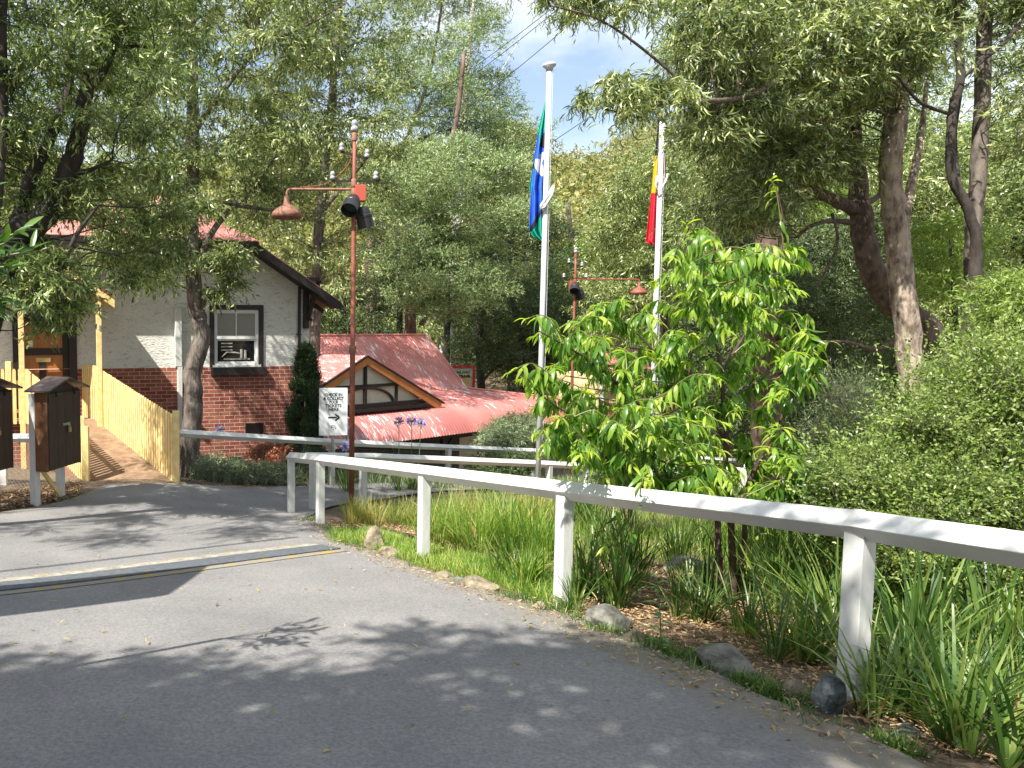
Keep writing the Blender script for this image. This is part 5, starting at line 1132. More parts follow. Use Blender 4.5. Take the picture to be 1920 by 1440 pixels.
RT3 = [[(1815, 1030, 9.6, 46), (1812, 820, 9.6, 38), (1810, 680, 9.6, 34), (1824, 590, 9.6, 32), (1824, 450, 9.6, 29), (1836, 300, 9.6, 30), (1842, 150, 9.6, 28), (1852, -80, 9.6, 22)]]
cl = clumps_poly([(1880, -100), (2020, -100), (2020, 300), (1920, 280), (1900, 120)], 8.8, 10.6, 18, .36, .6, 107)
tree('blackwood_tree', 'straight grey trunked tree nearest the right edge', 'tree', tree_base(1815, 1030, 9.6), [[(x, y, d, w * .85) for x, y, d, w in l] for l in RT3], cl, LM['wattle'], M['bark'], dict(dens=52, nl=12, slen=.36, ll=.095, lw=.02, seed=15, twig=.003), br=.013)
RT4 = [[(1800, 1000, 9.2, 34), (1800, 700, 9.2, 30), (1828, 520, 9.2, 24), (1828, 440, 9.2, 20), (1806, 372, 9.2, 19), (1784, 330, 9.2, 18), (1784, 220, 9.2, 17), (1800, 150, 9.2, 16), (1797, 60, 9.2, 15), (1796, -60, 9.2, 12)], [(1803, 146, 9.2, 11), (1840, 115, 9.2, 9), (1885, 78, 9.2, 8), (1940, 10, 9.2, 6)], [(1782, 215, 9.2, 8), (1730, 195, 9.1, 7), (1700, 165, 9., 6), (1680, 140, 8.9, 4)], [(1800, 360, 9.2, 8), (1790, 260, 9.5, 8), (1800, 180, 9.7, 7)]]
cl = clumps_poly([(1650, 40), (1760, -60), (1840, -60), (1740, 120), (1690, 170)], 8.6, 9.8, 9, .3, .5, 108)
tree('blackwood_tree', 'thin dark serpentine trunk between the thick pale trunk and the right edge', 'tree', tree_base(1800, 1000, 9.2), [[(x, y, d, w * .85) for x, y, d, w in l] for l in RT4], cl, LM['wattle'], M['barkdk'], dict(dens=50, nl=12, slen=.34, ll=.095, lw=.02, seed=16, twig=.003), br=.012)
RT5 = [[(1438, 1000, 14.5, 52), (1438, 700, 14.5, 48), (1442, 470, 14.5, 45), (1446, 340, 14.5, 42), (1450, 180, 14.5, 36), (1456, -80, 14.5, 28)]]
cl = clumps_poly([(1290, -140), (1480, -140), (1440, 60), (1330, 60)], 13, 15, 20, .45, .8, 109)
tree('stringybark_tree', 'dark red brown furrowed trunk just behind the top of the bright green tree', 'tree', tree_base(1438, 1000, 14.5), RT5, cl, LM['dark'], M['barkred'], dict(dens=60, nl=12, slen=.5, ll=.12, lw=.025, seed=17), br=.015)
# understorey wall on the right, several trees
US = [([(1300, 400), (1480, 400), (1480, 620), (1540, 760), (1420, 760), (1330, 560)], 16, 21, 46, 'dark', 'dark bushy tree behind the right half of the bright green tree', (1420, 900, 18)),
      ([(1450, 450), (1660, 420), (1680, 640), (1640, 760), (1500, 700)], 13, 18, 50, 'dark', 'shaded small tree behind the fork of pale dead branches', (1560, 900, 15.5)),
      ([(1640, 220), (1830, 240), (1830, 640), (1730, 650), (1650, 560)], 14, 20, 62, 'wattle', 'green tree filling the gap between the thick pale trunk and the serpentine trunk', (1740, 900, 17)),
      ([(1850, 240), (2020, 200), (2020, 560), (1850, 560)], 11.5, 17, 50, 'wattle_left', 'mid green tree behind the straight trunk at the right edge', (1920, 900, 14)),
      ([(1540, 200), (1660, 260), (1660, 460), (1500, 420)], 17, 23, 34, 'bright', 'sunlit yellow green tree showing through between the two right hand trunks', (1640, 900, 20)),
      ([(1840, 540), (1960, 520), (1960, 640), (1840, 660)], 7.5, 8.6, 16, 'bright', 'light green leafy shrub near the right edge, above the rounded bush', (1910, 1050, 8)),
      ([(1740, 430), (1830, 430), (1800, 560), (1740, 560)], 10.8, 12.5, 14, 'bright', 'small bright green sapling between the right hand trunks', (1790, 1000, 11.5)),
      ([(1250, -140), (1760, -140), (1980, 60), (1980, 330), (1300, 360)], 20, 28, 60, 'silver', 'tall pale tree crown behind all the right hand trunks', (1600, 900, 24))]
for i, (poly, d0, d1, nc, key, lb, tb) in enumerate(US):
    big = (d0 + d1) / 2 / 16; cl = clumps_poly(poly, d0, d1, nc, .5 * big, .9 * big, 120 + i)
    tree('understorey_tree', lb, 'tree', tree_base(*tb), [[(tb[0], tb[1], tb[2], 16), (tb[0] + 6, (tb[1] + poly[0][1]) / 2, tb[2], 11), (tb[0] - 8, poly[0][1], tb[2], 6)]], cl, LM[key], M['barkdk'],
         dict(dens=60, nl=11, slen=.42 * big, ll=.10 * big ** .8, lw=.026 * big ** .8, seed=130 + i, droop=.35), br=.013, group='trees and shrubs under the right hand canopy')
# trees standing behind the camera: the shade on the near drive
root = thing('shade_tree', 'broad tree beside the drive behind the viewer, shading the near asphalt', 'tree', (-6.5, -1.5, G(-6.5, -1.5)))
z_ = root.location.z; g_ = random.Random(9)
tp = ([Vector((-6.5, -1.5, z_)), Vector((-6.3, -1.2, z_ + 2)), Vector((-5, -.3, z_ + 4)), Vector((-3, .2, z_ + 5.6)), Vector((-1.5, .3, z_ + 6.4))], [.28, .24, .18, .10, .04])
limbs('trunk', [tp, ([tp[0][1], Vector((-7.5, -1.5, z_ + 4.6)), Vector((-8, -1.8, z_ + 7))], [.16, .12, .05])], M['bark'], root)
cl = [(g_.uniform(-10.5, -1.1), g_.uniform(-6., .30) , z_ + g_.uniform(5.1, 6.6), .7, .7, .5) for _ in range(190)]
foliage('crown', cl, root, LM['wattle'], dens=60, nl=11, slen=.5, ll=.16, lw=.06, seed=19, kind='diamond'); branches_to(cl, [tp[0]], root, M['bark'], r0=.02); relparent(root)
# ------------------------------------------------------------------ the young peach tree
pr = P(1362, 1118, 5.9); root = thing('peach_tree', 'young bright green peach tree with long drooping leaves behind the near rail', 'tree', (pr.x, pr.y, G(pr.x, pr.y)))
D = 5.9
TR = [[(1350, 1125, D, 12), (1347, 1020, D, 11), (1345, 930, D, 10), (1362, 840, D, 9), (1352, 700, D, 7), (1335, 560, D + .1, 6), (1340, 440, D + .1, 3.5)],
      [(1376, 1125, D, 14), (1372, 1010, D, 12), (1360, 930, D - .05, 10), (1300, 860, D - .2, 8), (1200, 760, D - .4, 7), (1110, 680, D - .6, 5), (1010, 620, D - .7, 3)],
      [(1382, 1120, D + .06, 10), (1395, 1010, D, 9), (1400, 920, D, 8), (1440, 830, D - .1, 8), (1480, 760, D - .2, 5), (1530, 700, D - .2, 3)],
      [(1352, 700, D, 7), (1400, 620, D + .2, 5), (1440, 540, D + .3, 4), (1470, 440, D + .3, 2.5), (1455, 350, D + .3, 2)], [(1358, 820, D, 7), (1270, 720, D + .1, 5), (1210, 640, D + .1, 4), (1150, 590, D + .1, 2.5)],
      [(1345, 960, D, 7), (1250, 910, D - .3, 5), (1140, 860, D - .6, 4), (1060, 830, D - .8, 2.5)], [(1372, 980, D, 7), (1460, 950, D - .5, 5), (1540, 930, D - .8, 3)], [(1345, 640, D, 5), (1300, 540, D - .2, 4), (1280, 470, D - .3, 2)],
      [(1330, 900, D - .1, 6), (1210, 850, D - .5, 4), (1040, 760, D - .8, 3), (985, 705, D - .9, 2)], [(1350, 760, D, 5), (1440, 700, D + .3, 4), (1510, 640, D + .4, 2)]]
limbs('trunk', [px_path(l) for l in TR], M['peachbark'], root, n=8, k=5, jit=.03)
# shoots: (X,Y) start -> end, leaves hang along them
gp = np.random.default_rng(77); LS_ = []; LT_ = []; tw = MB(); sk = [q for l in TR for q in smooth_pts(*px_path(l), 4)[0]]
def shoot(a_, b_, n, s=1.):
    """leaves of one shoot; drooping, larger in the middle, yellow-green and small at the tip"""
    mid = a_.lerp(b_, .55) + Vector((0, 0, .05 + .10 * (b_ - a_).length)); sp_, _ = smooth_pts([a_, mid, b_], None, 6)
    tw.tube(sp_, [.0042 * (1 - i / len(sp_)) + .0012 for i in range(len(sp_))], 5); d = _norm(np.array(b_ - a_)[None])[0]
    pos = []; dr = []; ln = []
    for i in range(n):
        t_ = (i + gp.random()) / n; q = sp_[min(int(t_ * (len(sp_) - 1)), len(sp_) - 2)].lerp(sp_[min(int(t_ * (len(sp_) - 1)) + 1, len(sp_) - 1)], (t_ * (len(sp_) - 1)) % 1)
        az = gp.uniform(0, 2 * np.pi); o_ = np.array([math.cos(az), math.sin(az), 0.]) * .62 + d * .4 * (1 if t_ < .85 else 1.6) + np.array([0, 0, -.80 + .80 * t_ ** 2 + gp.normal(0, .22)])
        pos.append(list(q)); dr.append(o_); ln.append(s * gp.uniform(.10, .15) * (1 if t_ < .8 else .75))
    pos = np.array(pos); dr = _norm(np.array(dr)); nm = _norm(np.array([0, 0, 1.]) + gp.normal(0, .3, (n, 3)))
    ln = np.array(ln); w_ = ln * gp.uniform(.20, .27, n); k_ = int(n * .76)
    LS_.append(leaf_geo(pos[:k_], dr[:k_], nm[:k_], ln[:k_], w_[:k_], 'long', .62)); LT_.append(leaf_geo(pos[k_:], dr[k_:], nm[k_:], ln[k_:] * .85, w_[k_:] * .8, 'long', .7))
outline = [(1270, 430), (1350, 455), (1420, 470), (1480, 440), (1530, 480), (1500, 560), (1530, 640), (1550, 700), (1470, 740), (1460, 850), (1540, 880), (1560, 925), (1440, 930), (1330, 920), (1250, 930), (1120, 890), (1060, 870), (1000, 830), (985, 760), (965, 705), (1000, 690), (1040, 660), (985, 620), (1020, 590), (1080, 610), (1090, 560), (1150, 545), (1210, 550), (1250, 470)]
ends = clumps_poly(outline, D - 1.0, D + .9, 190, 1, 1, 300) + clumps_poly([(1000, 760), (1300, 820), (1560, 860), (1560, 925), (1440, 940), (1250, 925), (1100, 890), (1010, 850)], D - 1.1, D, 34, 1, 1, 301)
for e_ in ends:
    b_ = Vector(e_[:3]); low = [s for s in sk if s.z < b_.z + .05 and (s - b_).length > .18] or sk; s_ = min(low, key=lambda q: (q - b_).length)
    if (s_ - b_).length > .55: tw.tube([s_, s_.lerp(b_, .5) + Vector((0, 0, .04)), b_ - (b_ - s_).normalized() * .4], [.006, .005, .004], 5); s_ = b_ - (b_ - s_).normalized() * .42
    shoot(s_, b_, int(gp.integers(26, 36)))
for (x0, y0, d0), (x1, y1, d1), n in (((1400, 930, D - .8), (1545, 918, D - 1.0), 16), ((1200, 930, D - 1.0), (1205, 905, D - 1.25), 5), ((1060, 640, D - .7), (985, 600, D - .9), 15), ((1050, 720, D - .8), (955, 700, D - 1.), 15), ((1470, 470, D + .3), (1445, 335, D + .3), 14), ((1440, 760, D - .3), (1470, 730, D - .6), 9),
                                       ((1120, 840, D - .8), (1000, 815, D - 1.), 13), ((1320, 520, D - .2), (1285, 420, D - .3), 12), ((1480, 720, D), (1560, 640, D), 12), ((1500, 900, D - .6), (1560, 870, D - .6), 9), ((1350, 1060, D), (1300, 985, D - .2), 8), ((1190, 1010, D - .4), (1150, 960, D - .5), 8), ((1390, 1060, D), (1440, 1000, D - .1), 8), ((1180, 1060, 5.4), (1130, 1030, 5.3), 10)):
    shoot(P(x0, y0, d0), P(x1, y1, d1), n)
V, Fs = cat_geo(LS_); np_mesh('leaves', V, Fs, LM['peach'], root, smooth=True); V, Fs = cat_geo(LT_); np_mesh('young_leaves', V, Fs, LM['peachtip'], root, smooth=True); tw.build('shoots', mat('green_shoots', (.13, .14, .035), .5), root); relparent(root)

# ------------------------------------------------------------------ shrubs
def shrub(name, label, poly, d0, d1, nc, r0, r1, leaf, seed, base, fol, group=None, cat='shrub', stems=True):
    root = thing(name, label, cat, tree_base(*base), group=group); cl = clumps_poly(poly, d0, d1, nc, r0, r1, seed, .8); foliage('foliage', cl, root, leaf, **fol)
    if fol.get('ll', 1) < .03:      # long whippy shoots breaking the outline
        g = random.Random(seed + 9); sh = [(c[0] + g.uniform(-.2, .1), c[1] + g.uniform(-.2, .1), c[2] + c[5] * g.uniform(.7, 1.25), .09, .09, .06) for c in cl[::2]]
        foliage('shoots', sh, root, leaf, **dict(fol, dens=10, nl=34, slen=.62, droop=-.25, seed=seed + 50, twig=.0018))
    if stems:
        mb = MB(); b = root.location
        for c in cl[::2]:
            e_ = Vector(c[:3]); mb.tube(smooth_pts([b + Vector((rnd.uniform(-.06, .06), rnd.uniform(-.06, .06), -.05)), b.lerp(e_, .5) + Vector((0, 0, .12)), e_], None, 3)[0], [.010, .009, .008, .007, .006, .005, .004], 5)
        mb.build('stems', M['bark'], root)
    relparent(root); return root
tiny = dict(dens=115, nl=16, slen=.34, ll=.027, lw=.014, droop=-.1, kind='diamond', shell=.55, twig=.0016)
shrub('round_shrub', 'big rounded shrub with tiny light green leaves at the right edge', [(1730, 800), (1790, 720), (1880, 680), (1990, 640), (1990, 1000), (1880, 1000), (1780, 900)], 4.7, 6.2, 56, .17, .30, LM['shrub'], 200, (1880, 1200, 5.4), dict(tiny, seed=201))
shrub('round_shrub', 'low spreading shrub with tiny leaves just above the near rail', [(1540, 965), (1580, 905), (1680, 880), (1780, 900), (1900, 960), (1900, 1080), (1700, 1080), (1580, 1030)], 4.5, 5.9, 52, .15, .25, LM['shrub'], 202, (1700, 1250, 5.2), dict(tiny, seed=203, dens=140))
shrub('round_shrub', 'shaded lower shrub seen under the near rail on the right', [(1660, 1040), (1960, 1080), (1960, 1230), (1700, 1180)], 4.6, 5.6, 30, .15, .25, LM['shrub'], 204, (1800, 1260, 5.1), dict(tiny, seed=205, dens=110))
shrub('feathery_shrub', 'feathery olive shrub below the thick pale trunk', [(1540, 790), (1590, 720), (1640, 770), (1690, 850), (1680, 900), (1560, 900), (1530, 840)], 7.2, 8.6, 26, .13, .24, LM['dark'], 206, (1600, 1080, 8), dict(tiny, seed=207, dens=60, nl=14, slen=.42, ll=.045, lw=.010, droop=-.5, kind='diamond'))
shrub('round_shrub', 'dark green bush left of the rounded one, behind the shaded trunks', [(1640, 800), (1760, 800), (1780, 900), (1640, 900)], 8, 9.4, 24, .25, .4, LM['dark'], 208, (1700, 1030, 8.8), dict(dens=90, nl=12, slen=.3, ll=.06, lw=.02, kind='diamond', seed=209))
shrub('grey_bush', 'rounded grey green bush at the right end of the red roof', [(900, 830), (930, 800), (985, 780), (1010, 800), (1010, 850), (930, 850)], 21.2, 22.6, 24, .32, .5, LM['grey'], 210, (965, 880, 22), dict(dens=90, nl=10, slen=.4, ll=.11, lw=.02, kind='diamond', seed=211))
shrub('grey_bush', 'dark green bush behind the middle rail, left of the flagpole foot', [(890, 870), (1000, 850), (1000, 890), (900, 900)], 16.5, 18, 14, .22, .35, LM['dark'], 212, (950, 920, 17), dict(dens=80, nl=10, slen=.3, ll=.08, lw=.02, kind='diamond', seed=213))
shrub('grey_bush', 'small dark leafed bush behind the rails under the bright green tree', [(1140, 840), (1200, 800), (1230, 860), (1200, 920), (1140, 930)], 9.5, 10.5, 18, .16, .28, LM['dark'], 214, (1180, 960, 10), dict(dens=80, nl=10, slen=.25, ll=.06, lw=.016, seed=215))
# conifer by the house corner
root = thing('conifer', 'narrow dark conifer standing at the corner of the brick house, left of the sign', 'tree', tree_base(572, 905, 15.9)); bz = root.location.z
tz = P(575, 668, 15.9).z; g_ = random.Random(4); cl = []
for _ in range(120):
    t_ = g_.random() ** .8; r_ = .46 * (1 - t_) ** .55 * min(1, .55 + t_ * 3) * g_.uniform(.55, 1); a_ = g_.uniform(0, 6.28); cl.append((root.location.x + r_ * math.cos(a_), root.location.y + r_ * math.sin(a_), bz + .15 + t_ * (tz - bz - .1), .13, .13, .2))
foliage('foliage', cl, root, LM['conifer'], dens=70, nl=12, slen=.16, ll=.05, lw=.014, droop=-.7, kind='diamond', seed=216, shell=.5)
mb = MB(); mb.tube([root.location, root.location + Vector((0, 0, tz - bz - .2))], [.06, .02], 8); mb.build('trunk', M['bark'], root); relparent(root)
# bed in front of the house
for i, (X, Y, d, r, key, lb) in enumerate(((365, 872, 14.6, .3, 'grey', 'grey green leafy clump at the foot of the kinked tree trunk'), (420, 868, 15, .35, 'grey', 'darker green leafy clump in the bed below the cable duct'), (470, 880, 14.6, .36, 'grey', 'silvery leafy clump below the brick vent'), (520, 878, 14.8, .33, 'grey', 'silvery leafy clump left of the conifer foot'), (505, 845, 15.6, .32, 'redleaf', 'reddish shrub against the brick wall under the far rail'), (440, 890, 14.1, .26, 'grey', 'small silvery clump at the kerb in front of the brick wall'), (395, 888, 14., .24, 'grey', 'small grey green clump at the kerb beside the kinked trunk'))):
    c = P(X, Y, d); gz = G(c.x, c.y); root = thing('bed_plant', lb, 'plant', (c.x, c.y, gz), group='low plants in the bed before the house')
    cl = [(c.x + g_.uniform(-r, r), c.y + g_.uniform(-r, r) * .7, gz + g_.uniform(.08, max(.3, c.z - gz)), .2, .2, .18) for _ in range(12)]
    foliage('leaves', cl, root, LM[key], dens=34, nl=10, slen=.22, ll=.10 if key == 'grey' else .06, lw=.016 if key == 'grey' else .03, droop=.3, kind='sickle', seed=220 + i); relparent(root)
# laurel-like leaves reaching in at the left edge, close to the viewer
root = thing('broadleaf_branch', 'near branch with large glossy leaves reaching in at the left edge', 'shrub', (-2.2, 3.3, G(-2.2, 3.3))); tw = MB(); LS2 = []
b0 = Vector((-2.2, 3.3, root.location.z)); b1 = P(-120, 560, 3.4); tw.tube(smooth_pts([b0, b0.lerp(b1, .5) + Vector((.05, 0, 0)), b1], None, 5)[0], .02, 8)
gp = np.random.default_rng(5)
for X, Y, d in ((12, 455, 3.3), (45, 430, 3.4), (30, 500, 3.2), (10, 560, 3.3), (60, 470, 3.5), (-20, 480, 3.2), (-30, 590, 3.3), (-40, 420, 3.4), (-10, 340, 3.5), (20, 590, 3.4)):
    e_ = P(X, Y, d); m_ = b1.lerp(e_, .5) + Vector((0, 0, .05)); sp_, _ = smooth_pts([b1, m_, e_], None, 5); tw.tube(sp_, .004, 5); n = 11
    pos = np.array([list(m_.lerp(e_, .2 + .8 * (i + gp.random()) / n)) for i in range(n)]); d_ = np.array(e_ - b1); d_ /= np.linalg.norm(d_)
    dr = _norm(d_ * .8 + gp.normal(0, .55, (n, 3))); nm = _norm(np.array([0, 0, 1.]) + gp.normal(0, .4, (n, 3))); ln = gp.uniform(.08, .13, n); LS2.append(leaf_geo(pos, dr, nm, ln, ln * .24, 'long', .12))
V, Fs = cat_geo(LS2); np_mesh('leaves', V, Fs, LM['laurel'], root, smooth=True); tw.build('stems', mat('green_stems', (.16, .18, .06), .5), root); relparent(root)
# ------------------------------------------------------------------ far forest on the hill: nobody could count it
g = np.random.default_rng(3); n = 3400
yy = g.uniform(62, 240, n); xx = g.uniform(-.42, 1.12, n) * yy + g.normal(0, 4, n); base = on_ground(np.stack([xx, yy], -1)); hgt = g.uniform(7, 13, n); rr = g.uniform(2.0, 3.8, n)
cl = np.stack([base[:, 0], base[:, 1], base[:, 2] + hgt * .72, rr, rr, hgt * .34], -1); near_ = yy < 110
def fl(c, dens, nl, sl, ll, lw, seed): p, d, _ = sprays(c, dens, nl, sl, .2, 1, .7, seed); gg = np.random.default_rng(seed); return leaf_geo(p, d, _norm(gg.normal(size=(len(p), 3)) * .7 + [0, 0, .8]), ll * gg.uniform(.6, 1.3, len(p)), lw * gg.uniform(.7, 1.2, len(p)), 'diamond', .15)
V, Fs = cat_geo([fl(cl[near_], 34, 7, 1.5, .55, .24, 31), fl(cl[~near_], 26, 5, 1.8, .85, .4, 32)])
o = np_mesh('hill_forest', V, Fs, LM['far']); tag(o, 'far grey green eucalypt forest covering the hillside', 'forest', kind='stuff')
g2 = g.choice(n, 260, replace=False); mb = MB()
for i in g2: b = base[i]; mb.tube([(b[0], b[1], b[2]), (b[0] + rnd.uniform(-.4, .4), b[1], b[2] + hgt[i] * .9)], [.22, .1], 5)
o = mb.build('hill_trunks', M['barkgum']); tag(o, 'pale gum trunks standing in the far hillside forest', 'tree trunks', kind='stuff')
# belt of scrub on the bank behind the station
n = 420; yy = g.uniform(44, 62, n); xx = g.uniform(-.4, 1.15, n) * yy; base = on_ground(np.stack([xx, yy], -1)); cl = np.stack([base[:, 0], base[:, 1], base[:, 2] + g.uniform(1, 7, n), np.full(n, 1.8), np.full(n, 1.6), np.full(n, 1.7)], -1)
V, Fs = cat_geo([fl(cl, 42, 8, 1.1, .34, .12, 33)]); o = np_mesh('scrub_belt', V, Fs, LM['wattle']); tag(o, 'dense scrub closing the view behind the station buildings', 'scrub', kind='stuff')
n = 260; yy = g.uniform(22, 40, n); xx = g.uniform(.55, 1.15, n) * yy; base = on_ground(np.stack([xx, yy], -1)); cl = np.stack([base[:, 0], base[:, 1], base[:, 2] + g.uniform(.6, 5.5, n), np.full(n, 1.3), np.full(n, 1.2), np.full(n, 1.2)], -1)
V, Fs = cat_geo([fl(cl, 46, 9, .8, .20, .07, 34)]); o = np_mesh('scrub_belt', V, Fs, LM['dark']); tag(o, 'dark scrub filling the slope behind the right hand trees', 'scrub', kind='stuff')

# ------------------------------------------------------------------ grasses
def tuft(label, X, Y, n, ln, wd, lean, key, seed, spread, name='strap_clump', cat='plant', group='strap leaved clumps along the near rail', dry=0, curve=1., seg=5):
    c = GP(X, Y); root = thing(name, label, cat, tuple(c), group=group); k = max(3, n // 14); g = np.random.default_rng(seed)
    b = np.stack([c.x + g.normal(0, spread * .5, k), c.y + g.normal(0, spread * .5, k)], -1); b = on_ground(b)
    V, Fs = blades(b, n // k, ln, wd, lean, seed, seg, spread * .35, curve=curve); np_mesh('blades', V, Fs, LM[key], root, smooth=True)
    if dry: V, Fs = blades(b, max(1, dry // k), ln * .7, wd * .8, lean * 1.6, seed + 1, seg, spread * .4, curve=curve * 1.3); np_mesh('dry_blades', V, Fs, LM['dry'], root, smooth=True)
    relparent(root); return root
T = [('broad strap leaved clump in front of the nearest post', 1640, 1340, 46, .46, .017, .8, 'strap', .07, 8), ('long leaved clump at the bottom right corner', 1800, 1400, 60, .6, .020, .75, 'strap', .10, 14), ('upright clump right of the nearest post', 1720, 1270, 64, .72, .021, .42, 'strap', .10, 8),
     ('dense dark clump under the rail at the right edge', 1890, 1280, 90, .78, .022, .6, 'strap', .18, 12), ('arching clump just behind the nearest post', 1570, 1215, 70, .74, .020, .62, 'strap', .10, 8), ('clump with pale dead blades left of the nearest post', 1500, 1165, 90, .72, .016, .42, 'strap', .14, 26),
     ('dense clump behind the rocks, left of the peach trunks', 1180, 1100, 100, .66, .019, .5, 'strap', .15, 10), ('dark clump touching the second post', 1095, 1120, 70, .52, .019, .65, 'strap', .10, 10), ('reedy clump right of the peach trunks', 1440, 1120, 110, .70, .013, .3, 'strap', .16, 34),
     ('tall clump in the gap right of the peach trunks', 1560, 1120, 90, .85, .016, .38, 'strap', .2, 20), ('clump behind the second post', 1130, 1050, 80, .66, .018, .45, 'strap', .16, 8), ('reedy clump left of the peach trunks', 1260, 1060, 70, .62, .013, .4, 'strap', .16, 14),
     ('clump in the corner between nearest post and right edge', 1700, 1350, 34, .42, .016, .85, 'strap', .06, 8), ('clump behind the shaded shrub at the right', 1830, 1180, 60, .9, .022, .35, 'strap', .12, 6), ('spray of wide leaves right of the second clump of rocks', 1540, 1250, 36, .5, .018, .9, 'strap', .06, 6),
     ('leafy reeds below the rail midway between the two nearest posts', 1340, 1040, 110, .62, .013, .4, 'strap', .2, 20), ('low clump just right of the second post', 1080, 1150, 40, .34, .012, .8, 'strap', .08, 4), ('yellowing reeds behind the peach trunks', 1390, 1075, 110, .62, .012, .35, 'grass', .16, 40),
     ('dark clump in the shade left of the nearest post', 1530, 1190, 80, .6, .019, .6, 'strap', .14, 10), ('loose clump behind the biggest mossy stone', 1330, 1170, 40, .42, .014, .7, 'strap', .12, 12), ('wide leaved clump behind the blue grey stone', 1160, 1140, 70, .5, .019, .55, 'strap', .12, 6),
     ('reeds between the peach trunks and the nearest post', 1470, 1110, 120, .75, .014, .35, 'strap', .2, 40), ('tall dark clump far behind the second post', 1090, 1000, 90, .8, .02, .4, 'strap', .25, 10), ('dark strappy clump among the weeping tussocks', 930, 1010, 70, .7, .018, .45, 'strap', .2, 14), ('short leafy clump left of the second post', 960, 1085, 60, .42, .016, .6, 'strap', .14, 8),
     ('short reedy clump beside the broad leaved weed', 1285, 1165, 46, .36, .012, .6, 'strap', .10, 16), ('fan of narrow leaves on the bark below the peach trunks', 1400, 1195, 50, .44, .013, .6, 'strap', .12, 16), ('narrow leaved clump at the foot of the peach trunks', 1320, 1120, 60, .5, .014, .45, 'strap', .14, 12), ('narrow leaved clump above the slate coloured stone', 1480, 1240, 56, .46, .014, .6, 'strap', .12, 16),
     ('tallest clump right at the picture corner', 1905, 1430, 50, .55, .02, .7, 'strap', .09, 10)]
for i, (lb, X, Y, n, ln, wd, le, key, sp_, dry) in enumerate(T): tuft(lb, X, Y, int(n * 1.35), ln * 1.12, wd, le, key, 400 + i, sp_, dry=dry)
T = [('reddish tipped fine tussock at the lamp post foot', 680, 985, 420, .44, .0075, .45, 'fine', .26, 0), ('fine green tussock right of the reddish one', 755, 985, 300, .46, .0075, .6, 'fine', .24, 0), ('long weeping tussock behind the third post', 835, 1020, 330, .70, .010, .55, 'grass', .26, 60), ('weeping tussock with a brown heart between second and third posts', 900, 1035, 330, .66, .010, .65, 'grass', .24, 160),
     ('tall yellow green tussock in the middle of the grass bed', 960, 1040, 380, .78, .010, .5, 'grass', .26, 60), ('bright tussock left of the second post', 1010, 1055, 330, .66, .011, .5, 'grass', .22, 40), ('broad bladed light green clump left of the second post foot', 990, 1100, 160, .46, .013, .5, 'grass', .16, 10), ('fine tussock behind the middle of the grass bed', 880, 985, 380, .62, .009, .5, 'fine', .3, 0), ('pale fine tussock near the nearer flagpole foot', 1000, 985, 380, .62, .009, .5, 'fine', .3, 0), ('pale fine tussock behind the middle rail', 1080, 950, 340, .6, .009, .45, 'grey', .4, 0)]
for i, (lb, X, Y, n, ln, wd, le, key, sp_, dry) in enumerate(T): tuft(lb, X, Y, n, ln, wd, le, key, 440 + i, sp_, name='grass_tussock', group='grass tussocks in the bed between the rails', dry=dry, cat='grass tussock', seg=4)
# tall seeding stalks among them, in the same bed
def grass_stuff(name, label, poly, n, npb, ln, wd, lean, key, seed, spread=.05, extra=None, seg=3):
    b = scatter_px(poly, n, seed)
    if extra is not None: b = np.concatenate([b, extra])
    V, Fs = blades(b, npb, ln, wd, lean, seed, seg, spread); o = np_mesh(name, V, Fs, LM[key], smooth=True); tag(o, label, 'grass', kind='stuff')
grass_stuff('grass', 'bright green low grass spilling over the kerb stones between the posts', [(618, 1000), (700, 1000), (800, 1030), (1050, 1085), (1060, 1150), (1010, 1135), (930, 1105), (850, 1085), (770, 1065), (690, 1028), (625, 1022)], 1500, 9, .15, .0075, .8, 'grass', 501, .05)
ex = []
for X, Y, k in ((560, 980, 8), (580, 975, 6), (1120, 1190, 14), (1150, 1195, 12), (1220, 1215, 14), (1245, 1225, 12), (1290, 1240, 12), (1310, 1250, 10), (1390, 1290, 22), (1430, 1300, 30), (1460, 1310, 20), (1540, 1325, 12), (1660, 1400, 12), (1690, 1415, 14), (1085, 1170, 12), (1060, 1160, 8), (640, 1020, 10), (970, 1130, 10), (1050, 1150, 8), (795, 1060, 10), (130, 940, 8), (160, 932, 6)):
    c = GP(X, Y); s_ = .018 * c.y / 3; ex += [(c.x + rnd.gauss(0, s_), c.y + rnd.gauss(0, s_), c.z) for _ in range(k)]
_ep = resample([GP(*p) for p in redge_px], 300)[:, :2]; _g = np.random.default_rng(77)
for _i in _g.integers(0, 300, 46):
    wc = _ep[_i] + np.array([.14, .05]); ex += [(wc[0] + _g.normal(0, .035), wc[1] + _g.normal(0, .035), G(wc[0], wc[1])) for _ in range(int(_g.integers(2, 9)))]
V, Fs = blades(np.array(ex), 12, .11, .0065, .95, 502, 3, .035); o = np_mesh('grass', V, Fs, LM['strap'], smooth=True); tag(o, 'small dark green weed tufts along the edge of the asphalt', 'grass', kind='stuff')
grass_stuff('grass', 'mixed grass and ground cover behind the near rail', [(640, 960), (1000, 945), (1300, 980), (1600, 1010), (1590, 1120), (1400, 1080), (1250, 1060), (1050, 1060), (800, 1010)], 1500, 8, .28, .007, .55, 'grass', 503, .06)
grass_stuff('grass', 'pale ground cover on the bank between the middle and far rails', [(600, 905), (900, 905), (1250, 930), (1250, 960), (900, 925), (640, 925)], 900, 8, .34, .009, .6, 'grey', 504, .1)
b = []
for _ in range(2600): y = rnd.uniform(15.5, 22); x = rnd.uniform(-.05, .8) * y; b.append((x, y))
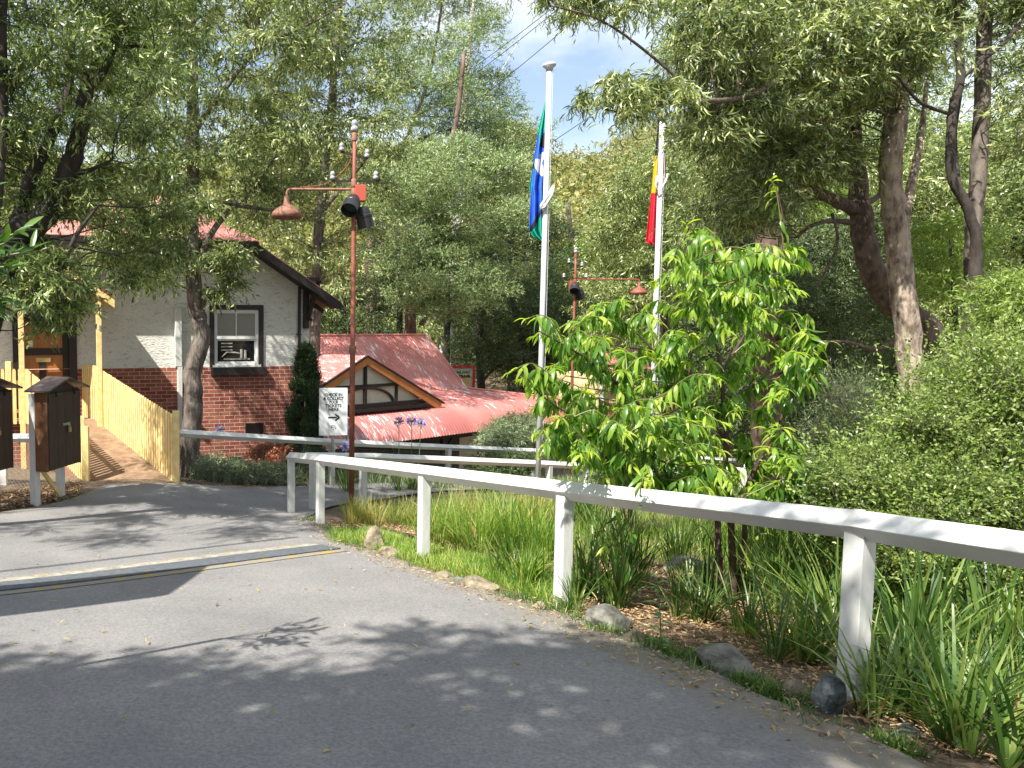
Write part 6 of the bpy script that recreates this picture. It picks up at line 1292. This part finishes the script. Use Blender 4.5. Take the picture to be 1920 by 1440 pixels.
V, Fs = blades(on_ground(b), 7, .4, .014, .6, 505, 3, .15); o = np_mesh('grass', V, Fs, LM['wattle_left'], smooth=True); tag(o, 'long rank growth on the slope below the far rail', 'grass', kind='stuff')
b = []
for _ in range(1500): y = rnd.uniform(3.6, 11); x = rnd.uniform(.85, 1.15) * y; b.append((x, y))
V, Fs = blades(on_ground(b), 8, .4, .012, .6, 506, 3, .12); o = np_mesh('grass', V, Fs, LM['strap'], smooth=True); tag(o, 'shaded ground cover beneath the right hand trees', 'grass', kind='stuff')
# mulch and litter
def litter(name, label, pts, ln, wd, key, seed, kind_='diamond'):
    g = np.random.default_rng(seed); n = len(pts); az = g.uniform(0, 2 * np.pi, n); d = np.stack([np.cos(az), np.sin(az), g.normal(0, .22, n)], -1); p = np.array(pts); p[:, 2] += g.uniform(.012, .035, n)
    V, Fs = leaf_geo(p, d, _norm(np.array([0, 0, 1.]) + g.normal(0, .35, (n, 3))), ln * g.uniform(.5, 1.4, n), wd * g.uniform(.6, 1.4, n), kind_, .1); o = np_mesh(name, V, Fs, LM[key]); tag(o, label, 'litter', kind='stuff')
litter('mulch', 'tan bark mulch and dry leaves in the bed behind the kerb stones', scatter_px([(560, 985), (700, 975), (1000, 1040), (1250, 1060), (1620, 1180), (1900, 1330), (1900, 1440), (1660, 1400), (1560, 1335), (1400, 1280), (1200, 1200), (1060, 1155), (900, 1095), (760, 1055), (640, 1015)], 17000, 601), .045, .012, 'litter', 601)
litter('leaf_litter', 'brown leaf litter under the cabinets and the house bed', np.concatenate([scatter_px([(-20, 960), (60, 935), (150, 918), (150, 930), (60, 950)], 1500, 602), scatter_px([(335, 912), (420, 896), (560, 898), (560, 912), (430, 914)], 1500, 603), scatter_px([(-40, 948), (0, 925), (150, 905), (150, 918)], 900, 605)]), .07, .022, 'litter', 602)
pts = np.concatenate([scatter_px([(0, 960), (500, 920), (560, 980), (620, 1035), (1060, 1190), (1600, 1420), (1500, 1440), (0, 1440)], 190, 604), scatter_px([(1000, 1170), (1600, 1400), (1540, 1420), (960, 1180)], 70, 606)]); pts[:, 2] += .03
litter('fallen_leaves', 'scattered fallen leaves on the asphalt', pts, .05, .013, 'dry', 604)
# grit and small pebbles gathered along the edge of the asphalt
g = np.random.default_rng(9); ep = resample([GP(*p) for p in redge_px], 400)[:, :2]; k = g.integers(0, 400, 2600); q = ep[k] + g.normal(0, .10, (2600, 2)) + np.array([.06, .02]); q = on_ground(q); mbV = []; 
tet = np.array([[1, 0, -.4], [-.5, .87, -.4], [-.5, -.87, -.4], [0, 0, .7], [.3, .5, .4]]); s_ = g.uniform(.003, .010, len(q)) ; a_ = g.uniform(0, 6.28, len(q)); ca, sa = np.cos(a_), np.sin(a_)
V = np.stack([np.stack([q[:, 0] + (t[0] * ca - t[1] * sa) * s_, q[:, 1] + (t[0] * sa + t[1] * ca) * s_, q[:, 2] + .034 + t[2] * s_], -1) for t in tet[:4]], 1).reshape(-1, 3); b = np.arange(len(q))[:, None] * 4
o = np_mesh('grit', V, [np.concatenate([b + [0, 1, 3], b + [1, 2, 3], b + [2, 0, 3]])], leafmat('grit', [(.06, .055, .045), (.18, .16, .13), (.38, .35, .3)], .9, 0.)); tag(o, 'grit and small pebbles gathered along the asphalt edge', 'grit', kind='stuff')
q = ep[g.integers(0, 400, 900)] + g.normal(0, .14, (900, 2)) + np.array([.05, .02]); q = on_ground(q); q[:, 2] += .02
litter('edge_litter', 'dry leaves and bark chips caught along the asphalt edge', q, .045, .010, 'litter', 610)
# kerb stones
def rock(label, X, Y, w, h, m, seed, flat=.75, rot=0.):
    c = GP(X, Y); d = c.y; bm = bmesh.new(); bmesh.ops.create_icosphere(bm, subdivisions=3, radius=1); g = random.Random(seed)
    sx = px2m(w, d) / 2; sz = px2m(h, d) * .62; pl = [(Vector((g.gauss(0, 1), g.gauss(0, 1), g.gauss(0, 1) * .8)).normalized(), g.uniform(.55, .88)) for _ in range(11)]
    for v in bm.verts:
        p = v.co.copy()
        for n_, k_ in pl:
            e_ = p.dot(n_) - k_
            if e_ > 0: p -= n_ * e_ * .92
        nz_ = noise.noise(p * 2.1 + Vector((seed, 0, 0))) * .12 + noise.noise(p * 6 + Vector((seed, 0, 0))) * .035
        v.co = p * (1 + nz_); v.co.x *= sx * 1.12; v.co.y *= sx * flat * 1.1; v.co.z *= sz
    me = bpy.data.meshes.new('kerb_stone'); bm.to_mesh(me); bm.free(); me.materials.append(m); o = bpy.data.objects.new('kerb_stone', me); link(o)
    o.location = (c.x, c.y + sx * flat * .4, c.z + sz * .22); o.rotation_euler = (0, 0, rot); tag(o, label, 'rock', 'stones edging the garden bed'); return o
import bmesh
from mathutils import noise
for i, (lb, X, Y, w, h, mk, rot) in enumerate((('large blue grey stone right of the second post', 1145, 1185, 92, 66, 'rock', .3), ('small tan stone beside the large blue grey one', 1196, 1212, 52, 40, 'rocktan', .1), ('biggest mossy grey stone, midway between the two nearest posts', 1372, 1268, 110, 72, 'rock', -.2),
        ('dull brown stone half under weeds, left of the slate coloured one', 1498, 1312, 66, 54, 'rocktan', .5), ('dark slate coloured angular stone leaning on the nearest post', 1562, 1335, 74, 92, 'rockdk', .9), ('upright pale brown stone at the end of the drain', 706, 1032, 46, 62, 'rocktan', .4), ('rounded tan stone below the upright one', 728, 1048, 46, 30, 'rocktan', .0),
        ('small reddish stone among bright grass', 832, 1092, 46, 26, 'rocktan', .2), ('grey stone between the reddish and the long tan stones', 862, 1098, 36, 26, 'rock', .7), ('long low tan stone among bright grass', 905, 1110, 78, 38, 'rocktan', -.35), ('small pale stone left of the second post', 1010, 1148, 34, 28, 'rocktan', .0),
        ('pale flat stone in the bed behind the peach trunks', 1300, 1075, 90, 40, 'rock', .1), ('small grey stone at the foot of the fourth post', 618, 1012, 26, 18, 'rock', .1), ('broken grey stone in the litter at the bottom right', 1700, 1385, 60, 34, 'rock', .3), ('little pale stone by the ramp fence post', 341, 912, 22, 10, 'rocktan', .2), ('small tan stone near the broad leaved weed', 1320, 1248, 40, 30, 'rocktan', .8))):
    rock(lb, X, Y, w, h, M[mk], 700 + i, rot=rot)
# broad leaved weed
c = GP(1240, 1228); root = thing('broadleaf_weed', 'single stemmed weed with broad blue green leaves among the kerb stones', 'weed', tuple(c)); tp_ = P(1232, 1085, c.y); mb = MB(); mb.tube([c, c.lerp(tp_, .5) + Vector((.006, 0, 0)), tp_], [.004, .0035, .002], 6); mb.build('stem', mat('weed_stem', (.12, .16, .05), .5), root)
pos = []; dr = []; ln = []
for i in range(15):
    t_ = .12 + .88 * (i / 14); pos.append(list(c.lerp(tp_, t_))); a_ = i * 2.4; dr.append([math.cos(a_), math.sin(a_), .15 + .9 * max(0, t_ - .75) * 3]); ln.append(.085 if t_ < .8 else .065)
V, Fs = leaf_geo(np.array(pos), np.array(dr), np.tile([0, 0, 1.], (15, 1)) + .0, np.array(ln), np.array(ln) * .36, 'long', .25); np_mesh('leaves', V, Fs, leafmat('weed_leaves', [(.05, .15, .05), (.09, .22, .08), (.13, .28, .10)], .5, .3), root, smooth=True); relparent(root)
# agapanthus heads
LM['violet'] = leafmat('violet_petals', [(.16, .17, .45), (.26, .27, .62), (.40, .40, .75)], .5, .3, (1, 1, 1.2))
for X, Y, d, Yf, lb in ((748, 792, 14.4, 912, 'left violet agapanthus head on its stalk'), (772, 790, 14.7, 912, 'middle violet agapanthus head on its stalk'), (789, 794, 14.6, 912, 'right violet agapanthus head on its leaning stalk'), (650, 812, 15.2, 900, 'violet agapanthus head half hidden at the lower right of the sign'), (648, 838, 14.0, 915, 'violet agapanthus head behind the nearer lamp post'), (412, 806, 15.5, 890, 'small violet agapanthus head above the far rail near the brick wall')):
    h = P(X, Y, d); b = P(X - (6 if X == 789 else 0), Yf, d); b.z = G(b.x, b.y); root = thing('agapanthus', lb, 'flower', tuple(b), group='violet agapanthus flowers by the far rail'); mb = MB(); mb.tube(smooth_pts([b, b.lerp(h, .6), h], None, 4)[0], .007, 6); mb.build('stalk', mat('flower_stalk', (.10, .16, .05), .5), root)
    q = _norm(np.random.default_rng(int(X)).normal(size=(70, 3)) + [0, 0, .35]); V, Fs = leaf_geo(np.array(h) + q * .045, q, _norm(np.cross(q, [0, 0, 1.]) + .01), .075, .022, 'diamond', .1); np_mesh('flower_head', V, Fs, LM['violet'], root)
    V, Fs = leaf_geo(np.tile(np.array(h), (50, 1)), q[:50], _norm(np.cross(q[:50], [0, 0, 1.]) + .01), .055, .008, 'diamond', .1); np_mesh('flower_stems', V, Fs, LM['strap'], root)
    V, Fs = blades(np.array([list(b)]), 26, .5, .022, .6, int(X), 4, .08); np_mesh('leaves', V, Fs, LM['strap'], root, smooth=True); relparent(root)
# made-up kiosk out of view, roof shaped to throw the sharp shadow beside the drain
k0, k1, k2 = GP(345, 1078), GP(282, 1130), GP(-40, 1170); k3 = GP(-40, 1112); off = Vector((-sun_vec.x, -sun_vec.y, 0)) * 0
h_ = 3.1; sh = Vector((sun_vec.x, sun_vec.y, 0)) / sun_vec.z * h_
kp = [Vector((p.x + sh.x, p.y + sh.y, 0)) for p in (k0, k1, k2)]; e1 = kp[2] + (kp[2] - kp[1]).normalized() * 3.; e2 = kp[0] + (GP(0, 1112) - GP(340, 1078)).normalized() * 5
zt_ = G(kp[0].x, kp[0].y) + h_
shadowcaster = thing('shadowcaster', 'added, unseen flat roofed kiosk just outside the left edge of the drive', 'shadowcaster', (kp[1].x - 1.6, kp[1].y - .2, G(kp[1].x - 1.6, kp[1].y - .2))); mb = MB()
mb.prism([Vector((p.x, p.y, zt_)) for p in (kp[0], kp[1], e1, Vector((e2.x, e2.y, 0)))], (0, 0, .12)); mb.build('roof', M['rust'], shadowcaster)
mb = MB(); c_ = (e1 + e2 + kp[1]) / 3; mb.box((c_.x - .9, c_.y, zt_ - 1.6), (1.6, 1.0, 3.2)); mb.build('support_block', M['cream_wall'], shadowcaster); relparent(shadowcaster)
# cable added out of view to draw the thin line shadow on the drive
a_, b_ = GP(-150, 1092), GP(560, 1012); h_ = 6.; sh = Vector((sun_vec.x, sun_vec.y, 0)) / sun_vec.z * h_; d_ = (b_ - a_)
w = wire(a_ + sh + Vector((0, 0, h_)) - d_ * .6, b_ + sh + Vector((0, 0, h_)), .0, 'thick cable added above the drive, out of view, to cast a line shadow', .028)
